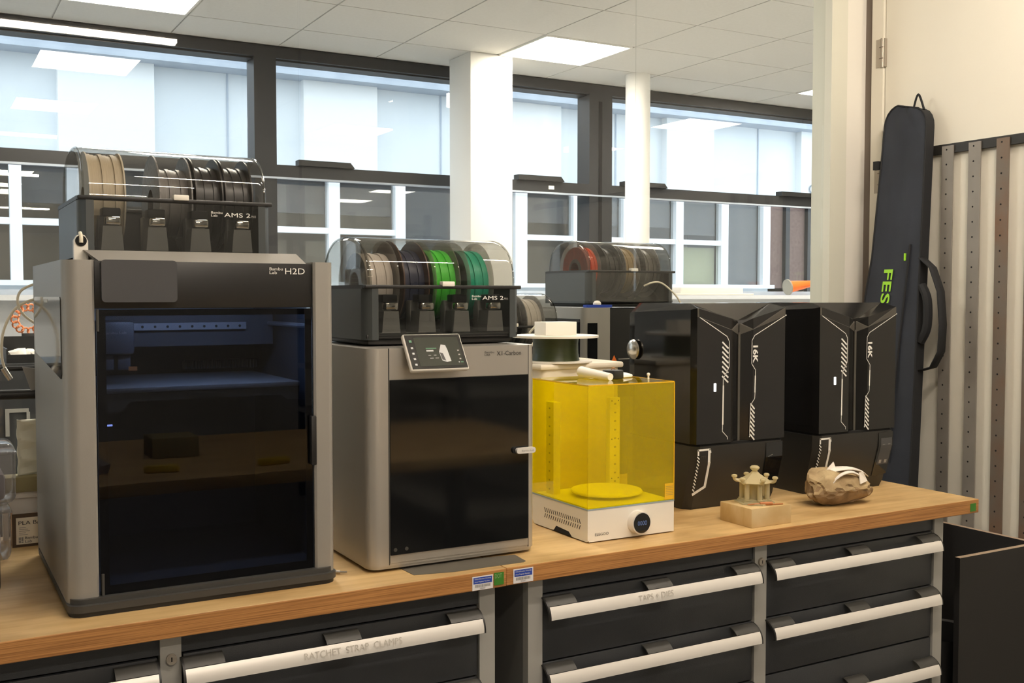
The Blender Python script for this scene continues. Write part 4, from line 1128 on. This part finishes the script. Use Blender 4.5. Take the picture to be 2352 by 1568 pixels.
wb = tag(obj('white_carton', M().box(.165, .300, 2.664, 2.698, ZT + .097, ZT + .112, b=.001).box(.165, .300, 2.672, 2.690, ZT + .0, ZT + .097), 'paper'), 'flat white carton standing inside the opened brown carton', 'carton')
ob = tag(obj('olive_carton', M().box(.150, .300, 2.655, 2.715, ZT + .112, ZT + .147, b=.001), 'olivecarton'), 'flat olive carton lying on the white carton', 'carton')
# embossed tile
tl = thing('relief_tile', (.26, 2.68, ZT + .147), 'cream tile with wavy relief leaning above the olive carton', 'tile')
rows_ = []
for i in range(25):
    r = []
    for j in range(17):
        x = .2 + .13 * j / 16; z = ZT + .148 + .128 * i / 24
        u, v = (j / 16) * 2.0, (i / 24) * 3.0
        h = .006 * (abs((u + .25 * sin(v * 2 * pi)) % 1 - .5) + abs((v + .5 * u) % 1 - .5))
        r.append((x, 2.690 - h * 1.6 + .012 * i / 24, z))
    rows_.append(r)
obj('relief', M().grid(rows_), 'tile', tl, smooth=25, solid=-.006)
# clear containers stacked at the picture edge
def container(x0, x1, y0, y1, z0, z1, label):
    t = thing('clear_container', ((x0 + x1) / 2, (y0 + y1) / 2, z0), label, 'container', 'clear containers at the left edge')
    obj('shell', M().box(x0, x1, y0, y1, z0, z1, b=.016, seg=3), 'clearbox', t)
    obj('rim', M().box(x0 - .002, x1 + .002, y0 - .002, y1 + .002, z1 - .022, z1 - .017, b=.002), 'clearbox', t)
    obj('contents', M().box(x0 + .01, x1 - .02, y0 + .015, y1 - .01, z0 + .006, z0 + (z1 - z0) * .5, b=.01), 'cloth', t)
container(.03, .168, 2.46, 2.57, ZT, ZT + .125, 'lower clear plastic container at the left picture edge')
container(.03, .178, 2.44, 2.57, ZT + .126, ZT + .253, 'upper clear plastic container at the left picture edge')
tag(obj('black_case', M().box(-.10, .128, 2.15, 2.36, ZT, ZT + .16, b=.02, seg=3), 'blackp'), 'black rounded case at the far left of the worktop', 'case')
# black tube stand with hoses
st = thing('tube_stand', (-.05, 2.64, ZT), 'black rod stand holding two pale hoses beside the large printer', 'stand')
obj('upright', M().cyl((-.05, 2.64, ZT), (-.05, 2.64, 1.40), .012, n=16), 'blackp', st)
obj('foot', M().box(-.14, .04, 2.58, 2.70, ZT, ZT + .012, b=.003), 'blackp', st)
obj('crossbar', M().cyl((-.05, 2.62, 1.243), (.32, 2.60, 1.243), .0112, n=18), 'blackp', st)
obj('crossbar', M().cyl((-.05, 2.62, 1.300), (.32, 2.60, 1.302), .0055, n=14), 'blackp', st)
obj('bracket', M().prism([(.205, 1.306), (.232, 1.302), (.232, 1.254), (.222, 1.252)], 'y', 2.585, 2.590), 'greyp', st)
obj('hose_fitting', M().cyl((.166, 2.572, 1.305), (.180, 2.572, 1.280), .0065, n=12), 'metal', st)
obj('hose', M().tube([(.246, 2.545, 1.497), (.205, 2.55, 1.478), (.196, 2.552, 1.450), (.210, 2.553, 1.420), (.246, 2.548, 1.394)], .0028, n=8), 'tube', st)
obj('hose', M().tube([(.246, 2.545, 1.463), (.195, 2.555, 1.440), (.168, 2.562, 1.390), (.163, 2.568, 1.335), (.170, 2.572, 1.300)], .0030, n=8), 'tube', st)

# ================================================================== BEHIND THE GLASS
TZ = .798
ft = thing('work_table', (2.0, 3.2, 0), 'plain table behind the glass carrying two more printers', 'table')
obj('table_top', M().box(1.2, 2.75, 2.83, 3.65, TZ - .03, TZ), 'grey', ft)
for x in (1.24, 2.70):
    for y in (2.87, 3.61): obj('leg', M().box(x - .02, x + .02, y - .02, y + .02, 0, TZ - .03), 'anth', ft)
R3 = thing('enclosed_printer', (2.22, 3.25, TZ), 'silver and black printer behind the glass beside the resin printers', 'printer')
obj('base', M().box(1.985, 2.475, 3.0, 3.50, TZ, TZ + .02, b=.004), 'dkgrey', R3)
s3 = obj('side_shell', rounded_shell(shell(1.985, 2.092, 1, 3.0, 3.50, r=.03), TZ + .02, 1.424), 'silver', R3, smooth=30)
obj('side_shell', rounded_shell(shell(2.475, 2.435, -1, 3.0, 3.50, r=.012), TZ + .02, 1.424), 'silver', R3, smooth=30)
obj('side_window', M().box(1.9835, 1.9855, 3.03, 3.28, 1.16, 1.385, b=.0), 'blackgl', s3)
obj('vent_panel', M().box(1.996, 2.036, 2.9985, 3.0005, 1.20, 1.372, b=.0), 'blackgl', s3)
obj('front_panel', M().box(2.0925, 2.4345, 3.008, 3.03, TZ + .02, 1.42), 'bandb', R3)
obj('body_back', M().box(2.0, 2.46, 3.03, 3.49, TZ + .02, 1.42), 'dkgrey', R3)
tri = obj('warning_label', M().prism([(2.098, 1.232), (2.126, 1.232), (2.112, 1.258)], 'y', 3.0065, 3.008), 'warn', R3)
obj('edge_line', M().box(2.13, 2.43, 3.006, 3.008, 1.243, 1.246), 'greyp', R3)
feed_box(2.022, 3.03, 1.426, 'domed filament box on the printer behind the glass', [
    (.030, .080, 'orange', 'cfl', .082, 'orange filament spool behind the glass'),
    (.105, .170, 'bfil', 'bfl', .082, 'black filament spool behind the glass'),
    (.185, .250, 'tan', 'gfl', .082, 'tan filament spool behind the glass'),
    (.275, .340, 'gfil', 'gfl', .082, 'grey filament spool behind the glass')], 'lid2', d=.29, group='filament boxes', text=False, feeders=False)
tag(obj('blue_card', M().box(1.995, 2.10, 3.004, 3.026, 1.4245, 1.434), 'sblue'), 'small blue card on the printer behind the glass', 'card')
tag(obj('white_button', M().lathe([(.014, 0), (.014, .006), (.009, .012), (.003, .014)], (2.045, 3.015, 1.4345), 16), 'paper'), 'small white button on the blue card', 'button')
tag(obj('feed_tube', M().tube([(2.245, 3.015, 1.500), (2.262, 2.985, 1.512), (2.290, 2.975, 1.510), (2.330, 2.975, 1.486), (2.365, 2.975, 1.455), (2.40, 2.975, 1.40)], .0032, n=8), 'tube'), 'pale feed tube curving out of the filament box behind the glass', 'tube')
R4 = thing('enclosed_printer', (1.68, 3.1, TZ), 'grey printer behind the glass mostly hidden by the flat spool', 'printer')
obj('body', M().box(1.475, 1.868, 2.90, 3.29, TZ, TZ + .44, b=.026, seg=4, only='z'), 'silver2', R4)
obj('door', M().box(1.52, 1.83, 2.896, 2.901, TZ + .03, TZ + .37), 'blackgl', R4)
feed_box(1.488, 2.95, TZ + .442, 'lower domed filament box behind the white spool', [
    (.110, .165, 'gfil', 'gfl', .08, 'mid grey filament spool in the lower box'),
    (.190, .245, 'gfil', 'bfl', .08, 'dark rimmed grey filament spool in the lower box'),
    (.265, .335, 'wfil', 'gfl', .084, 'pale filament spool in the lower box')], 'lid2', d=.29, group='filament boxes', text=False, feeders=False)
tag(obj('feed_tube', M().tube([(1.73, 2.94, 1.345), (1.748, 2.92, 1.372), (1.765, 2.915, 1.378), (1.762, 2.915, 1.365), (1.735, 2.915, 1.32), (1.71, 2.92, 1.28)], .0036, n=8), 'tube'), 'pale feed tube looping behind the white spool', 'tube')
# cabinet with prints at the far left
kb = thing('black_cabinet', (.2, 4.6, 0), 'black cabinet behind the glass at the left edge', 'cabinet')
obj('body', M().box(-.4, .75, 4.42, 4.9, 0, 1.205), 'anth', kb)
obj('white_frame', M().box(.288, .302, 4.412, 4.42, .93, 1.02).box(.288, .37, 4.412, 4.42, 1.02, 1.034).box(.362, .374, 4.412, 4.42, .93, 1.02), 'grey', kb)
ty = thing('print_tray', (.35, 4.6, 1.205), 'black tray of white printed parts behind the glass', 'tray')
obj('tray_floor', M().box(.30, .62, 4.47, 4.74, 1.205, 1.212), 'blackp', ty)
obj('tray_rim', M().box(.30, .62, 4.47, 4.476, 1.212, 1.238).box(.30, .62, 4.734, 4.74, 1.212, 1.30).box(.30, .306, 4.476, 4.734, 1.212, 1.26).box(.614, .62, 4.476, 4.734, 1.212, 1.26), 'blackp', ty)
random.seed(9)
for i, (x, y, z, s) in enumerate(((.345, 4.52, 1.213, .034), (.385, 4.60, 1.213, .030), (.42, 4.52, 1.213, .030), (.36, 4.66, 1.213, .028), (.45, 4.60, 1.213, .032))):
    bm = bmesh.new(); bmesh.ops.create_icosphere(bm, subdivisions=2, radius=1)
    for v in bm.verts:
        q = v.co * (1 + .35 * noise.noise(v.co * 1.7 + Vector((i * 3, 0, 0)))); v.co = Vector((q.x * s * 1.2, q.y * s, max(q.z, -.75) * s * .8 + s * .6)) + Vector((x, y, z))
    tag(obj('printed_part', M().frombm(bm), 'paper', smooth=30), ('left front', 'middle', 'right front', 'rear left', 'rightmost')[i] + ' lumpy white printed part in the black tray', 'printed part', 'white parts in the tray')
wr_ = thing('orange_wreath', (.40, 4.76, 1.30), 'orange ring of small loops standing behind the black tray', 'wreath')
for i in range(14):
    a = 2 * pi * i / 14; c = Vector((.405 + .050 * cos(a), 4.78, 1.368 + .050 * sin(a)))
    g = M(); g.tube([c + Vector((.014 * cos(b), .006 * sin(2 * b), .014 * sin(b))) for b in [2 * pi * j / 10 for j in range(11)]], .0038, n=6, sub=1)
    obj('loop', g, 'wreath', wr_)
obj('stand', M().box(.38, .43, 4.765, 4.795, 1.205, 1.310, b=.002), 'blackp', wr_)
# sill things by the window
tag(obj('white_box', M().box(5.0, 5.62, 6.26, 6.42, 1.47, 1.53, b=.01).box(4.4, 5.7, 6.23, 6.44, 1.4705, 1.485, b=.004), 'paper'), 'low white box on the window sill', 'box')
cn = thing('traffic_cone', (6.2, 6.3, 1.47), 'orange cone lying on its side on the window sill', 'cone')
ax = Vector((.92, -.15, .12)).normalized(); p0 = Vector((6.14, 6.31, 1.535))
obj('cone_body', M().cyl(p0, p0 + ax * .34, .050, .012, n=24), 'coneo', cn)
obj('cone_base', M().cyl(p0 - ax * .012, p0, .064, n=28), 'coneg', cn)

# ================================================================== BEHIND THE CAMERA (seen in reflections)
ib = thing('island_bench', (.8, .2, 0), 'wooden island bench in front of the drawers reflected in the printer door', 'bench')
obj('bench_top', M().box(-.6, 2.2, -.35, .66, .86, .90, b=.003), 'wood', ib)
for x in (-.5, 2.1):
    for y in (-.28, .58): obj('leg', M().box(x - .03, x + .03, y - .03, y + .03, 0, .86), 'anth', ib)
tag(obj('carton', M().box(.70, .86, .05, .20, .90, .97, b=.002), 'olivecarton'), 'olive carton on the island bench', 'carton')
for i, (x, y) in enumerate(((.62, .48), (.98, .50))):
    tag(obj('hand_tool', M().box(x, x + .11, y, y + .03, .90, .925, b=.008, rot=Matrix.Rotation(RD(12 - 20 * i), 3, 'Z')), 'yellowtool'), ('yellow handled tool near the cloth', 'yellow handled tool near the bench end')[i], 'tool')
bm = bmesh.new(); bmesh.ops.create_icosphere(bm, subdivisions=3, radius=1)
for v in bm.verts:
    q = v.co * (1 + .4 * noise.noise(v.co * 2.3)); v.co = Vector((q.x * .10 + .42, q.y * .08 + .40, max(q.z, 0) * .09 + .90))
tag(obj('cloth', M().frombm(bm), 'cloth'), 'crumpled grey cloth on the island bench', 'cloth')
rc = thing('shelf_rack', (2.75, -2.2, 0), 'dark shelving rack along the wall behind the photographer', 'shelving')
for y in (-3.5, -2.2, -.9):
    for x in (2.45, 2.98): obj('upright', M().box(x - .02, x + .02, y - .02, y + .02, 0, 2.0), 'anth', rc)
for z in (.3, .62, .94, 1.26, 1.58, 1.90): obj('shelf', M().box(2.43, 3.0, -3.52, -.88, z, z + .035), 'grey', rc)
